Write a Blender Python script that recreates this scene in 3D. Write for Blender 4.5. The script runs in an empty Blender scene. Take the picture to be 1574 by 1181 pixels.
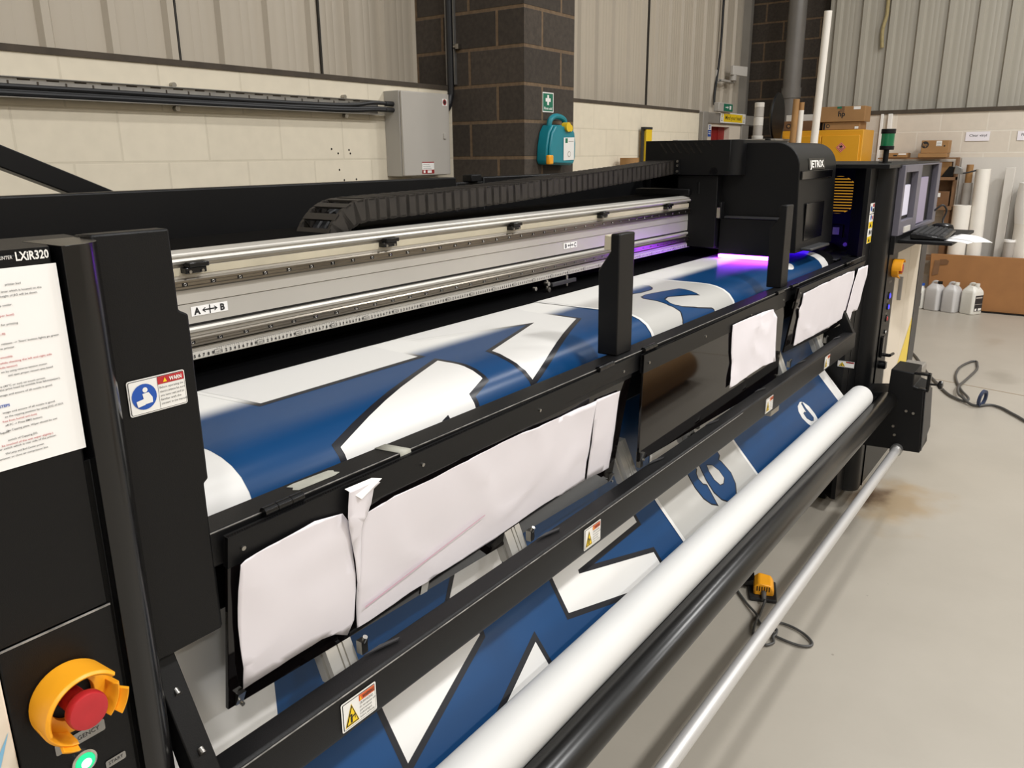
import bpy, bmesh, math, random
from mathutils import Vector, Matrix, Euler, noise
from mathutils.geometry import tessellate_polygon
random.seed(7)
C = bpy.context.scene.collection
PI = math.pi
TH = -0.007729978            # the printer stands turned by this much in the hall
RZ = Matrix.Rotation(TH, 4, 'Z')
ORIG = {}

def lin(h):
    h = h.lstrip('#'); o = []
    for i in (0, 2, 4):
        c = int(h[i:i+2], 16) / 255
        o.append(c / 12.92 if c <= .04045 else ((c + .055) / 1.055) ** 2.4)
    return o

MATS = {}
def M(name, hexc, rough=.5, metal=0, coat=0, var=0, vscale=6, bump=0, bscale=80, emit=None, estr=0, spec=.5, stretch=None):
    m = bpy.data.materials.new(name); m.use_nodes = True
    nt = m.node_tree; b = nt.nodes['Principled BSDF']
    c = lin(hexc)
    b.inputs['Base Color'].default_value = (*c, 1)
    b.inputs['Roughness'].default_value = rough
    b.inputs['Metallic'].default_value = metal
    b.inputs['Specular IOR Level'].default_value = spec
    if coat:
        b.inputs['Coat Weight'].default_value = coat; b.inputs['Coat Roughness'].default_value = .12
    tc = None
    if var or bump:
        tc = nt.nodes.new('ShaderNodeTexCoord')
        src = tc.outputs['Object']
        if stretch:
            mp = nt.nodes.new('ShaderNodeMapping'); mp.inputs['Scale'].default_value = stretch
            nt.links.new(src, mp.inputs['Vector']); src = mp.outputs['Vector']
    if var:
        n = nt.nodes.new('ShaderNodeTexNoise'); n.inputs['Scale'].default_value = vscale; n.inputs['Detail'].default_value = 5
        nt.links.new(src, n.inputs['Vector'])
        r = nt.nodes.new('ShaderNodeMapRange')
        r.inputs['From Min'].default_value = .3; r.inputs['From Max'].default_value = .7
        nt.links.new(n.outputs['Fac'], r.inputs['Value'])
        mx = nt.nodes.new('ShaderNodeMix'); mx.data_type = 'RGBA'
        mx.inputs['A'].default_value = (*[x * (1 - var) for x in c], 1)
        mx.inputs['B'].default_value = (*[min(1, x * (1 + var)) for x in c], 1)
        nt.links.new(r.outputs['Result'], mx.inputs['Factor'])
        nt.links.new(mx.outputs['Result'], b.inputs['Base Color'])
    if bump:
        n2 = nt.nodes.new('ShaderNodeTexNoise'); n2.inputs['Scale'].default_value = bscale; n2.inputs['Detail'].default_value = 3
        nt.links.new(src, n2.inputs['Vector'])
        bp = nt.nodes.new('ShaderNodeBump'); bp.inputs['Strength'].default_value = bump; bp.inputs['Distance'].default_value = .002
        nt.links.new(n2.outputs['Fac'], bp.inputs['Height']); nt.links.new(bp.outputs['Normal'], b.inputs['Normal'])
    if emit:
        b.inputs['Emission Color'].default_value = (*lin(emit), 1); b.inputs['Emission Strength'].default_value = estr
    MATS[name] = m
    return m

def V(*a): return Vector(a)

class MB:
    def __init__(s): s.v = []; s.f = []; s.m = []
    def face(s, pts, m=0):
        n = len(s.v); s.v += [tuple(p) for p in pts]; s.f.append(list(range(n, n + len(pts)))); s.m.append(m)
    def mesh(s, vs, fs, m=0):
        n = len(s.v); s.v += [tuple(p) for p in vs]
        for f in fs: s.f.append([n + i for i in f]); s.m.append(m)
    def hexa(s, p, m=0):     # p: 4 lower then 4 upper, same winding
        s.mesh(p, [(3,2,1,0),(4,5,6,7),(0,1,5,4),(1,2,6,5),(2,3,7,6),(3,0,4,7)], m)
    def box(s, x0, x1, y0, y1, z0, z1, m=0):
        s.hexa([(x0,y0,z0),(x1,y0,z0),(x1,y1,z0),(x0,y1,z0),(x0,y0,z1),(x1,y0,z1),(x1,y1,z1),(x0,y1,z1)], m)
    def prism(s, poly, ax, a0, a1, m=0):
        def p(q, a): return {'X': (a, q[0], q[1]), 'Y': (q[0], a, q[1]), 'Z': (q[0], q[1], a)}[ax]
        n = len(poly)
        vs = [p(q, a0) for q in poly] + [p(q, a1) for q in poly]
        area = sum(poly[i][0]*poly[(i+1)%n][1] - poly[(i+1)%n][0]*poly[i][1] for i in range(n))
        flip = (area < 0) != (ax == 'Y')
        tri = tessellate_polygon([[Vector((q[0], q[1], 0)) for q in poly]])
        fs = []
        if n <= 4:
            caps = [list(range(n))]
        else:
            caps = []
            for t in tri:
                a = (poly[t[1]][0]-poly[t[0]][0])*(poly[t[2]][1]-poly[t[0]][1]) - (poly[t[2]][0]-poly[t[0]][0])*(poly[t[1]][1]-poly[t[0]][1])
                caps.append(list(t) if (a > 0) == (area > 0) else list(t)[::-1])
        for c in caps:
            fs.append(c[::-1] if not flip else c)
            fs.append([i + n for i in (c if not flip else c[::-1])])
        for i in range(n):
            j = (i + 1) % n
            q = (i, j, j + n, i + n)
            fs.append(q if not flip else q[::-1])
        s.mesh(vs, fs, m)
    def cyl(s, a, b, r, r2=None, n=24, m=0, caps=True):
        a = Vector(a); b = Vector(b); r2 = r if r2 is None else r2
        d = (b - a).normalized(); u = d.orthogonal().normalized(); w = d.cross(u)
        vs = []
        for p, rr in ((a, r), (b, r2)):
            for i in range(n):
                t = 2 * PI * i / n
                vs.append(p + (u * math.cos(t) + w * math.sin(t)) * rr)
        fs = [(i, (i+1) % n, (i+1) % n + n, i + n) for i in range(n)]
        if caps: fs += [tuple(range(n))[::-1], tuple(range(n, 2*n))]
        s.mesh(vs, fs, m)
    def lathe(s, o, d, prof, n=32, m=0, a0=0, a1=2*PI, u=None):   # prof: (r, h) along d
        o = Vector(o); d = Vector(d).normalized(); u = (Vector(u) if u else d.orthogonal()).normalized(); w = d.cross(u)
        full = abs(a1 - a0 - 2*PI) < 1e-6; k = n if full else n + 1
        vs = []
        for r, h in prof:
            for i in range(k):
                t = a0 + (a1 - a0) * i / n
                vs.append(o + d*h + (u*math.cos(t) + w*math.sin(t)) * max(r, 1e-5))
        fs = []
        for j in range(len(prof) - 1):
            for i in range(n):
                i2 = (i + 1) % k
                fs.append((j*k+i, j*k+i2, (j+1)*k+i2, (j+1)*k+i))
        s.mesh(vs, fs, m)
        return vs
    def arcwall(s, o, d, u, prof, a0, a1, n=24, m=0):  # closed profile swept through an arc, with end caps
        o = Vector(o); d = Vector(d).normalized(); u = Vector(u).normalized(); w = d.cross(u)
        k = len(prof); vs = []
        for i in range(n + 1):
            t = a0 + (a1 - a0) * i / n
            for r, h in prof: vs.append(o + d*h + (u*math.cos(t) + w*math.sin(t))*r)
        fs = []
        for i in range(n):
            for j in range(k):
                j2 = (j + 1) % k
                fs.append((i*k+j, i*k+j2, (i+1)*k+j2, (i+1)*k+j))
        fs.append(tuple(range(k))[::-1]); fs.append(tuple(n*k + j for j in range(k)))
        s.mesh(vs, fs, m)
    def tube(s, pts, r, n=10, m=0, sub=6):
        P = [Vector(p) for p in pts]
        if sub and len(P) > 2:
            Q = []
            for i in range(len(P) - 1):
                p0 = P[max(i-1, 0)]; p1 = P[i]; p2 = P[i+1]; p3 = P[min(i+2, len(P)-1)]
                for k in range(sub):
                    t = k / sub
                    Q.append(.5*((2*p1) + (p2-p0)*t + (2*p0-5*p1+4*p2-p3)*t*t + (3*p1-p0-3*p2+p3)*t**3))
            Q.append(P[-1]); P = Q
        vs = []; u = None
        for i, p in enumerate(P):
            d = (P[min(i+1, len(P)-1)] - P[max(i-1, 0)]).normalized()
            if u is None: u = d.orthogonal().normalized()
            else: u = (u - d*u.dot(d)).normalized()
            w = d.cross(u)
            for j in range(n):
                t = 2*PI*j/n; vs.append(p + (u*math.cos(t) + w*math.sin(t))*r)
        fs = []
        for i in range(len(P)-1):
            for j in range(n):
                fs.append((i*n+j, i*n+(j+1) % n, (i+1)*n+(j+1) % n, (i+1)*n+j))
        fs += [tuple(range(n))[::-1], tuple((len(P)-1)*n+j for j in range(n))]
        s.mesh(vs, fs, m)
    def build(s, name, mats, parent=None, frame='P', origin=None, bevel=0, seg=2, sharp=35, merge=True, normals=None):
        if not isinstance(mats, (list, tuple)): mats = [mats]
        if parent is not None: o = ORIG[parent]
        else:
            if origin is None:
                xs, ys, zs = zip(*s.v)
                origin = ((min(xs)+max(xs))/2, (min(ys)+max(ys))/2, min(zs))
            o = Vector(origin)
        me = bpy.data.meshes.new(name)
        me.from_pydata([Vector(v) - o for v in s.v], [], s.f)
        for mt in mats: me.materials.append(MATS[mt] if isinstance(mt, str) else mt)
        me.polygons.foreach_set('material_index', s.m)
        if merge and normals is None:
            bm = bmesh.new(); bm.from_mesh(me)
            bmesh.ops.remove_doubles(bm, verts=bm.verts, dist=1e-5)
            bmesh.ops.recalc_face_normals(bm, faces=bm.faces) if merge == 'recalc' else None
            bm.to_mesh(me); bm.free()
        me.polygons.foreach_set('use_smooth', [True]*len(me.polygons))
        me.update()
        if normals is not None:
            me.normals_split_custom_set_from_vertices(normals)
        else:
            me.set_sharp_from_angle(angle=math.radians(sharp))
        ob = bpy.data.objects.new(name, me); C.objects.link(ob)
        ORIG[ob] = o
        if parent is not None: ob.parent = parent
        elif frame == 'P':
            ob.location = RZ @ o; ob.rotation_euler = (0, 0, TH)
        else: ob.location = o
        if bevel:
            bv = ob.modifiers.new('Bevel', 'BEVEL'); bv.width = bevel; bv.segments = seg; bv.limit_method = 'ANGLE'; bv.angle_limit = math.radians(40)
            bv.harden_normals = False
        return ob

def tag(o, label, cat, group=None):
    o['label'] = label; o['category'] = cat
    if group: o['group'] = group
    return o
def lab(o, label):
    o['label'] = label; return o
def structure(o):
    o['kind'] = 'structure'; return o
def thing(name, origin, label, cat, group=None, frame='P'):
    o = bpy.data.objects.new(name, None); C.objects.link(o)
    o.empty_display_size = .1
    ORIG[o] = Vector(origin)
    if frame == 'P': o.location = RZ @ Vector(origin); o.rotation_euler = (0, 0, TH)
    else: o.location = Vector(origin)
    return tag(o, label, cat, group)
def copy_at(src, offset, parent=None):
    c = src.copy(); C.objects.link(c)
    if parent is not None: c.parent = parent
    c.location = Vector(src.location) + Vector(offset)
    ORIG[c] = ORIG[src]
    return c

_TX = {}
def text_polys(s, bold=0):
    k = (s, bold)
    if k in _TX: return _TX[k]
    cu = bpy.data.curves.new('lettering', 'FONT'); cu.body = s; cu.size = 1; cu.resolution_u = 2; cu.offset = bold
    ob = bpy.data.objects.new('lettering', cu); C.objects.link(ob)
    dg = bpy.context.evaluated_depsgraph_get(); dg.update()
    me = bpy.data.meshes.new_from_object(ob.evaluated_get(dg))
    vs = [(v.co.x, v.co.y) for v in me.vertices]; fs = [tuple(p.vertices) for p in me.polygons]
    bpy.data.meshes.remove(me); bpy.data.objects.remove(ob); bpy.data.curves.remove(cu)
    _TX[k] = (vs, fs)
    return _TX[k]

class Sign:
    """flat print on a plane: origin o, axes u (right) and v (up), metres"""
    def __init__(s, o, u, v):
        s.o = Vector(o); s.u = Vector(u).normalized(); s.v = Vector(v).normalized(); s.n = s.u.cross(s.v).normalized(); s.mb = MB(); s.k = 1
    def P(s, x, y, k): return s.o + s.u*x + s.v*y + s.n*(.0004*k)
    def poly(s, pts, m, k=None):
        k = s.k if k is None else k
        if len(pts) > 4:
            for t in tessellate_polygon([[Vector((a, b, 0)) for a, b in pts]]):
                q = [pts[i] for i in t]
                if (q[1][0]-q[0][0])*(q[2][1]-q[0][1]) - (q[2][0]-q[0][0])*(q[1][1]-q[0][1]) < 0: q = q[::-1]
                s.mb.face([s.P(*p, k) for p in q], m)
        else:
            s.mb.face([s.P(*p, k) for p in pts], m)
    def rect(s, x0, y0, x1, y1, m, k=None): s.poly([(x0,y0),(x1,y0),(x1,y1),(x0,y1)], m, k)
    def rrect(s, x0, y0, x1, y1, r, m, k=None):
        pts = []
        for cx, cy, a in ((x1-r,y0+r,-90),(x1-r,y1-r,0),(x0+r,y1-r,90),(x0+r,y0+r,180)):
            for i in range(5):
                t = math.radians(a + 90*i/4); pts.append((cx+r*math.cos(t), cy+r*math.sin(t)))
        s.poly(pts, m, k)
    def disc(s, cx, cy, rx, m, k=None, ry=None, n=28):
        ry = ry or rx
        s.poly([(cx+rx*math.cos(2*PI*i/n), cy+ry*math.sin(2*PI*i/n)) for i in range(n)], m, k)
    def text(s, t, x, y, h, m, k=2, w=None, align='l', bold=0):
        vs, fs = text_polys(t, bold)
        if not vs: return
        x0 = min(v[0] for v in vs); x1 = max(v[0] for v in vs)
        sc = h / .72; sx = sc
        if w: sx = w / (x1 - x0)
        W = (x1 - x0)*sx
        ox = x - (0 if align == 'l' else W if align == 'r' else W/2)
        s.mb.mesh([s.P(ox + (a-x0)*sx, y + b*sc, k) for a, b in vs], fs, m)
    def build(s, name, mats, parent=None, **kw):
        return s.mb.build(name, mats, parent, merge=False, **kw)

# ---------- materials ----------
M('black_paint', '0f0f10', .4, var=.12, vscale=3, bump=.2, bscale=900, spec=.24)
M('black_dark', '0c0c0d', .5, bump=.12, bscale=600, spec=.25)
M('black_gloss', '0e0e0f', .22, spec=.4)
M('graphite', '2e2e30', .45, var=.1, vscale=5)
M('console_grey', '615e68', .5, var=.06)
M('alu', 'b9b4ab', .32, metal=1, var=.08, vscale=4, stretch=(.4, 12, 12))
M('alu_bright', 'd8d5ce', .22, metal=1)
M('satin_black', '0c0c0d', .19, spec=.5)
M('void_black', '040405', .8, spec=.05)
M('worn_highlight', '85827e', .5, var=.5, vscale=60)  # pale grey for chipped edges and for painted edge highlights
M('vinyl_back', 'd5d4d1', .55, var=.02, vscale=5)
M('ruler_face', 'd2cec6', .4, metal=.2)
M('alu_soft', 'c6c2ba', .42, metal=.45, var=.05, vscale=3)
M('rail_steel', '8c857a', .28, metal=1, var=.1, vscale=3, stretch=(1, 8, 8))
M('screw_dark', '2a2623', .4, metal=.7)
M('steel_bolt', 'a8a59f', .3, metal=1)
M('glue', 'c2b9a2', .6, var=.1, vscale=12)
M('white_print', 'e9e7e2', .5)
M('ink_black', '1c1c1e', .5)
M('paper', 'e8e3e8', .7, var=.02, vscale=4)
M('paper_white', 'f1efec', .7)
M('pink_line', 'd9b5c6', .7)
M('tape_grey', 'a7a69a', .6, var=.12, vscale=40)
M('red', 'b3262d', .4)
M('red_dark', '8e1c1c', .5)
M('orange_hdr', 'dd6430', .5)
M('sign_yellow', 'ecc81c', .5)
M('sign_blue', '1b4fa8', .5)
M('sign_green', '0d6b50', .5)
M('yellow_guard', 'f2a51f', .4, var=.04, vscale=20)
M('yellow_cabinet', 'd79a1e', .45, var=.06, vscale=2)
M('yellow_paint', 'e3c64c', .5)
M('yellow_level', 'e2bd1f', .45)
M('cream_panel', 'ded3c2', .5, var=.03, vscale=1.5)
M('card', '9a6b3e', .75, var=.08, vscale=5)
M('card_box', '9b7448', .75, var=.08, vscale=6)
M('card_dark', '6e4d30', .8, var=.12, vscale=9)
M('card_tape', '7a5a40', .3, var=.1, vscale=20)
M('tube_brown', '9c7547', .7, var=.08, vscale=8)
M('roll_white', 'e8e3da', .6, var=.03, vscale=5)
M('roll_grey', 'a9a39c', .5, var=.06, vscale=5)
M('jerry_plastic', 'dcdad2', .4, var=.03, vscale=8)
M('jerry_cloudy', 'c3c1c0', .4, var=.04, vscale=8)
M('teal', '127f8d', .35, var=.06, vscale=10)
M('enclosure_grey', 'b1aca4', .45, var=.02, vscale=4)
M('enclosure_side', 'a8a49d', .45)
M('galv', '9b9a98', .35, metal=.8, var=.1, vscale=15)
M('pipe_grey', '6f6b66', .35, var=.08, vscale=4)
M('cable_black', '18181a', .5)
M('cable_grey', '4b4a48', .5)
M('plug_blue', '2a3550', .5)
M('wall_timber', '7a5a3c', .7, var=.15, vscale=8)
M('rubber', '232324', .6)
M('chain_black', '2a2622', .5, var=.15, vscale=30)
M('frame_grey', '8b867e', .5, var=.08, vscale=4)
M('board_white', 'cfcac2', .6, var=.03, vscale=1.2)
M('screen_light', 'c9c7d6', .3, emit='b9b6d0', estr=.25)
M('screen_lilac', '8b8299', .4, emit='8b7fa6', estr=.12)
M('led_green', '1fd08a', .3, emit='10d080', estr=.8)
M('led_white', 'ffffff', .3, emit='b0ffdc', estr=1.0)
M('led_blue', '2a2af0', .3, emit='3030ff', estr=2.5)
M('beacon_green', '0d5c3a', .15, emit='0d7a45', estr=.15)
M('uv_core', 'ff80ff', .3, emit='9a34ff', estr=30)
M('uv_blue', '6020ff', .3, emit='3a06ff', estr=14)
M('orange_slats', 'd08a4c', .5)
M('tube_black', '121110', .28, var=.1, vscale=5)
M('pipe_silver', 'c6c4c2', .38, metal=.45, var=.04, vscale=3, stretch=(1, 6, 6))
M('window_dark', '07070a', .15)

def glass_smoked():
    m = bpy.data.materials.new('smoked_acrylic'); m.use_nodes = True
    nt = m.node_tree; nt.nodes.clear()
    out = nt.nodes.new('ShaderNodeOutputMaterial')
    tr = nt.nodes.new('ShaderNodeBsdfTransparent'); tr.inputs['Color'].default_value = (.055, .022, .016, 1)
    df = nt.nodes.new('ShaderNodeBsdfDiffuse'); df.inputs['Color'].default_value = (.006, .004, .004, 1)
    mx0 = nt.nodes.new('ShaderNodeMixShader'); mx0.inputs[0].default_value = .5
    gl = nt.nodes.new('ShaderNodeBsdfGlossy'); gl.inputs['Roughness'].default_value = .04
    fr = nt.nodes.new('ShaderNodeFresnel'); fr.inputs['IOR'].default_value = 1.5
    mx = nt.nodes.new('ShaderNodeMixShader')
    nt.links.new(tr.outputs[0], mx0.inputs[1]); nt.links.new(df.outputs[0], mx0.inputs[2])
    nt.links.new(fr.outputs[0], mx.inputs[0]); nt.links.new(mx0.outputs[0], mx.inputs[1]); nt.links.new(gl.outputs[0], mx.inputs[2])
    nt.links.new(mx.outputs[0], out.inputs[0]); MATS['smoked_acrylic'] = m
glass_smoked()

def ink(name, hexc, oy):
    """ink on the white vinyl: the printed density builds up over the passes of the print head (y 1.20 to 1.09)"""
    m = bpy.data.materials.new(name); m.use_nodes = True
    nt = m.node_tree; b = nt.nodes['Principled BSDF']
    tc = nt.nodes.new('ShaderNodeTexCoord'); sx = nt.nodes.new('ShaderNodeSeparateXYZ')
    nt.links.new(tc.outputs['Object'], sx.inputs[0])
    r = nt.nodes.new('ShaderNodeMapRange'); r.interpolation_type = 'SMOOTHSTEP'
    r.inputs['From Min'].default_value = 1.20 - oy; r.inputs['From Max'].default_value = 1.135 - oy
    nt.links.new(sx.outputs['Y'], r.inputs['Value'])
    mx = nt.nodes.new('ShaderNodeMix'); mx.data_type = 'RGBA'
    mx.inputs['A'].default_value = (*lin('e6e4df'), 1); mx.inputs['B'].default_value = (*lin(hexc), 1)
    nt.links.new(r.outputs['Result'], mx.inputs['Factor']); nt.links.new(mx.outputs['Result'], b.inputs['Base Color'])
    b.inputs['Roughness'].default_value = .3; b.inputs['Specular IOR Level'].default_value = .25
    MATS[name] = m

def brickmat(name, c1, c2, mortar, bw, bh, ms, zoff, hoff, axis, bump=.5, rough=.75, nscale=30, namp=.12):
    m = bpy.data.materials.new(name); m.use_nodes = True
    nt = m.node_tree; b = nt.nodes['Principled BSDF']; b.inputs['Roughness'].default_value = rough
    tc = nt.nodes.new('ShaderNodeTexCoord'); sx = nt.nodes.new('ShaderNodeSeparateXYZ'); nt.links.new(tc.outputs['Object'], sx.inputs[0])
    cb = nt.nodes.new('ShaderNodeCombineXYZ')
    ax = nt.nodes.new('ShaderNodeMath'); ax.inputs[1].default_value = hoff
    az = nt.nodes.new('ShaderNodeMath'); az.inputs[1].default_value = zoff
    nt.links.new(sx.outputs[axis], ax.inputs[0]); nt.links.new(sx.outputs['Z'], az.inputs[0])
    nt.links.new(ax.outputs[0], cb.inputs['X']); nt.links.new(az.outputs[0], cb.inputs['Y'])
    br = nt.nodes.new('ShaderNodeTexBrick'); br.inputs['Scale'].default_value = 1
    br.inputs['Brick Width'].default_value = bw; br.inputs['Row Height'].default_value = bh; br.inputs['Mortar Size'].default_value = ms
    br.inputs['Mortar Smooth'].default_value = .3; br.offset = .5
    br.inputs['Color1'].default_value = (*lin(c1), 1); br.inputs['Color2'].default_value = (*lin(c2), 1); br.inputs['Mortar'].default_value = (*lin(mortar), 1)
    nt.links.new(cb.outputs[0], br.inputs['Vector'])
    n = nt.nodes.new('ShaderNodeTexNoise'); n.inputs['Scale'].default_value = nscale; n.inputs['Detail'].default_value = 6
    nt.links.new(tc.outputs['Object'], n.inputs['Vector'])
    r = nt.nodes.new('ShaderNodeMapRange'); r.inputs['From Min'].default_value = .3; r.inputs['From Max'].default_value = .7
    r.inputs['To Min'].default_value = 1 - namp; r.inputs['To Max'].default_value = 1 + namp
    nt.links.new(n.outputs['Fac'], r.inputs['Value'])
    mu = nt.nodes.new('ShaderNodeVectorMath'); mu.operation = 'SCALE'
    nt.links.new(br.outputs['Color'], mu.inputs[0]); nt.links.new(r.outputs['Result'], mu.inputs['Scale'])
    nt.links.new(mu.outputs[0], b.inputs['Base Color'])
    sb = nt.nodes.new('ShaderNodeMath'); sb.operation = 'SUBTRACT'; sb.inputs[0].default_value = 1
    nt.links.new(br.outputs['Fac'], sb.inputs[1])
    ad = nt.nodes.new('ShaderNodeMath'); ad.operation = 'MULTIPLY_ADD'; ad.inputs[1].default_value = .25
    nt.links.new(n.outputs['Fac'], ad.inputs[0]); nt.links.new(sb.outputs[0], ad.inputs[2])
    bp = nt.nodes.new('ShaderNodeBump'); bp.inputs['Strength'].default_value = bump; bp.inputs['Distance'].default_value = .006
    nt.links.new(ad.outputs[0], bp.inputs['Height']); nt.links.new(bp.outputs['Normal'], b.inputs['Normal'])
    MATS[name] = m
# object coordinates of the walls start at world zero, so the courses run through
brickmat('block_back', 'dfd5c0', 'dcd2bd', 'd3c9b4', .45, .225, .006, -.075, .19, 'X', .25, .7, 14, .03)
brickmat('block_right', 'd3c9bb', 'd0c6b7', 'dad2c5', .45, .225, .008, -.075, .07, 'Y', .3, .7, 14, .03)
brickmat('block_pier_x', '463e36', '39322b', '6b5843', .45, .225, .012, -.075, .1, 'X', .6, .9, 40, .2)
brickmat('block_pier_y', '463e36', '39322b', '6b5843', .45, .225, .012, -.075, .13, 'Y', .6, .9, 40, .2)
M('cladding', 'b7ad9d', .45, var=.03, vscale=1)
M('cladding_grey', 'a9a498', .45, var=.03, vscale=1)
M('ledge', '453c32', .8, var=.2, vscale=12)

def floormat():
    m = bpy.data.materials.new('painted_floor'); m.use_nodes = True
    nt = m.node_tree; b = nt.nodes['Principled BSDF']
    tc = nt.nodes.new('ShaderNodeTexCoord')
    n = nt.nodes.new('ShaderNodeTexNoise'); n.inputs['Scale'].default_value = 1.3; n.inputs['Detail'].default_value = 8; n.inputs['Roughness'].default_value = .6
    nt.links.new(tc.outputs['Object'], n.inputs['Vector'])
    cr = nt.nodes.new('ShaderNodeValToRGB')
    cr.color_ramp.elements[0].position = .3; cr.color_ramp.elements[0].color = (*lin('a39c90'), 1)
    cr.color_ramp.elements[1].position = .7; cr.color_ramp.elements[1].color = (*lin('ada69a'), 1)
    nt.links.new(n.outputs['Fac'], cr.inputs['Fac'])
    col = cr.outputs['Color']
    def blotch(cx, cy, rx, ry, hexc, amt, nsc, col):
        mp = nt.nodes.new('ShaderNodeMapping'); mp.vector_type = 'POINT'
        mp.inputs['Location'].default_value = (-cx/rx, -cy/ry, 0); mp.inputs['Scale'].default_value = (1/rx, 1/ry, 0)
        nt.links.new(tc.outputs['Object'], mp.inputs['Vector'])
        ln = nt.nodes.new('ShaderNodeVectorMath'); ln.operation = 'LENGTH'; nt.links.new(mp.outputs[0], ln.inputs[0])
        nn = nt.nodes.new('ShaderNodeTexNoise'); nn.inputs['Scale'].default_value = nsc; nn.inputs['Detail'].default_value = 6
        nt.links.new(tc.outputs['Object'], nn.inputs['Vector'])
        ad = nt.nodes.new('ShaderNodeMath'); ad.operation = 'MULTIPLY_ADD'; ad.inputs[1].default_value = 1.6; 
        nt.links.new(nn.outputs['Fac'], ad.inputs[0]); nt.links.new(ln.outputs['Value'], ad.inputs[2])
        r = nt.nodes.new('ShaderNodeMapRange'); r.interpolation_type = 'SMOOTHSTEP'
        r.inputs['From Min'].default_value = 1.75; r.inputs['From Max'].default_value = .9; r.inputs['To Max'].default_value = amt
        nt.links.new(ad.outputs[0], r.inputs['Value'])
        mx = nt.nodes.new('ShaderNodeMix'); mx.data_type = 'RGBA'; mx.inputs['B'].default_value = (*lin(hexc), 1)
        nt.links.new(r.outputs['Result'], mx.inputs['Factor']); nt.links.new(col, mx.inputs['A'])
        return mx.outputs['Result']
    col = blotch(4.06, .60, .45, .30, 'a08763', .75, 5, col)
    col = blotch(4.07, .71, .26, .13, '5a4430', 1, 7, col)
    col = blotch(7.0, .38, .34, .16, '8a8377', .6, 4, col)
    col = blotch(8.3, .55, .3, .1, '9a8f80', .5, 4, col)
    # small chips and specks
    vo = nt.nodes.new('ShaderNodeTexVoronoi'); vo.inputs['Scale'].default_value = 5.5
    nt.links.new(tc.outputs['Object'], vo.inputs['Vector'])
    r = nt.nodes.new('ShaderNodeMapRange'); r.inputs['From Min'].default_value = .035; r.inputs['From Max'].default_value = .02; r.inputs['To Max'].default_value = .55
    nt.links.new(vo.outputs['Distance'], r.inputs['Value'])
    mx = nt.nodes.new('ShaderNodeMix'); mx.data_type = 'RGBA'; mx.inputs['B'].default_value = (*lin('6e675c'), 1)
    nt.links.new(r.outputs['Result'], mx.inputs['Factor']); nt.links.new(col, mx.inputs['A']); col = mx.outputs['Result']
    nt.links.new(col, b.inputs['Base Color'])
    b.inputs['Roughness'].default_value = .38
    n2 = nt.nodes.new('ShaderNodeTexNoise'); n2.inputs['Scale'].default_value = 60
    nt.links.new(tc.outputs['Object'], n2.inputs['Vector'])
    bp = nt.nodes.new('ShaderNodeBump'); bp.inputs['Strength'].default_value = .08; bp.inputs['Distance'].default_value = .003
    nt.links.new(n2.outputs['Fac'], bp.inputs['Height']); nt.links.new(bp.outputs['Normal'], b.inputs['Normal'])
    MATS['painted_floor'] = m
floormat()

# ---------- the hall ----------
O0 = (0, 0, 0)
def room(name, mb, mats, **k): return structure(mb.build(name, mats, None, frame='W', origin=O0, **k))
b = MB(); b.box(-5, 11.4, -7, 4.3, -.1, 0); b.box(6.0, 6.012, -7, 2.9, -.002, .0012, 1) if False else None
floor = room('floor', b, ['painted_floor'])
b = MB()
b.hexa([(6.50,.199,.0002),(6.512,.197,.0002),(6.652,.813,.0002),(6.640,.815,.0002),(6.50,.199,.0016),(6.512,.197,.0016),(6.652,.813,.0016),(6.640,.815,.0016)])
b.hexa([(5.72,-3.2,.0002),(5.732,-3.2,.0002),(6.512,.197,.0002),(6.50,.199,.0002),(5.72,-3.2,.0016),(5.732,-3.2,.0016),(6.512,.197,.0016),(6.50,.199,.0016)])
M('joint', '9c8c78', .8)
room('trim_5', b, ['joint'])
b = MB(); b.box(-5, 8.617, 3.63, 4.2, 0, 2.085)
M('hole', '3a332a', .9)
for x, z in ((3.319,1.709),(3.454,1.704),(3.367,1.685),(3.463,1.684),(3.369,1.592),(3.402,1.533),(3.5,1.535)):
    b.cyl((x,3.6285,z),(x,3.632,z),.006,n=10,m=1)
room('wall_back', b, ['block_back', 'hole'])
# cladding above the ledge
def cladding(name, axis, a0, a1, pitch, start, base, z0, z1, mat, sgn, seams=()):
    b = MB()
    pts = []
    def put(a, d): pts.append((a, base + sgn * d))
    a = start - math.ceil((start - a0) / pitch) * pitch
    put(a0, 0)
    while a < a1:
        for da, d in (((-.035, 0), (-.018, .028), (.018, .028), (.035, 0)) if axis == 'X' else ((-.05, 0), (-.03, .045), (.018, .045), (.036, 0))):
            if a0 < a + da < a1: put(a + da, d)
        for q in (.33, .5, .67):
            for da, d in ((-.03, 0), (-.02, .003), (.02, .003), (.03, 0)):
                if a0 < a + q*pitch + da < a1: put(a + q*pitch + da, d)
        a += pitch
    put(a1, 0)
    for i in range(len(pts) - 1):
        p, q = pts[i], pts[i+1]
        if axis == 'X': b.face([(p[0],p[1],z0),(q[0],q[1],z0),(q[0],q[1],z1),(p[0],p[1],z1)])
        else: b.face([(p[1],p[0],z0),(p[1],p[0],z1),(q[1],q[0],z1),(q[1],q[0],z0)])
    return room(name, b, [mat], sharp=20)
cladding('wall_back_upper', 'X', -5, 10.62, .31, 2.27, 3.95, 2.085, 6.2, 'cladding', -1)
cladding('wall_right_upper', 'Y', -7, 2.88, .2975, 3.08, 10.56, 2.07, 6.2, 'cladding_grey', -1)
b = MB(); b.box(-5, 8.6, 3.622, 4.0, 2.085, 2.112); room('trim_1', b, ['ledge'])
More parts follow.
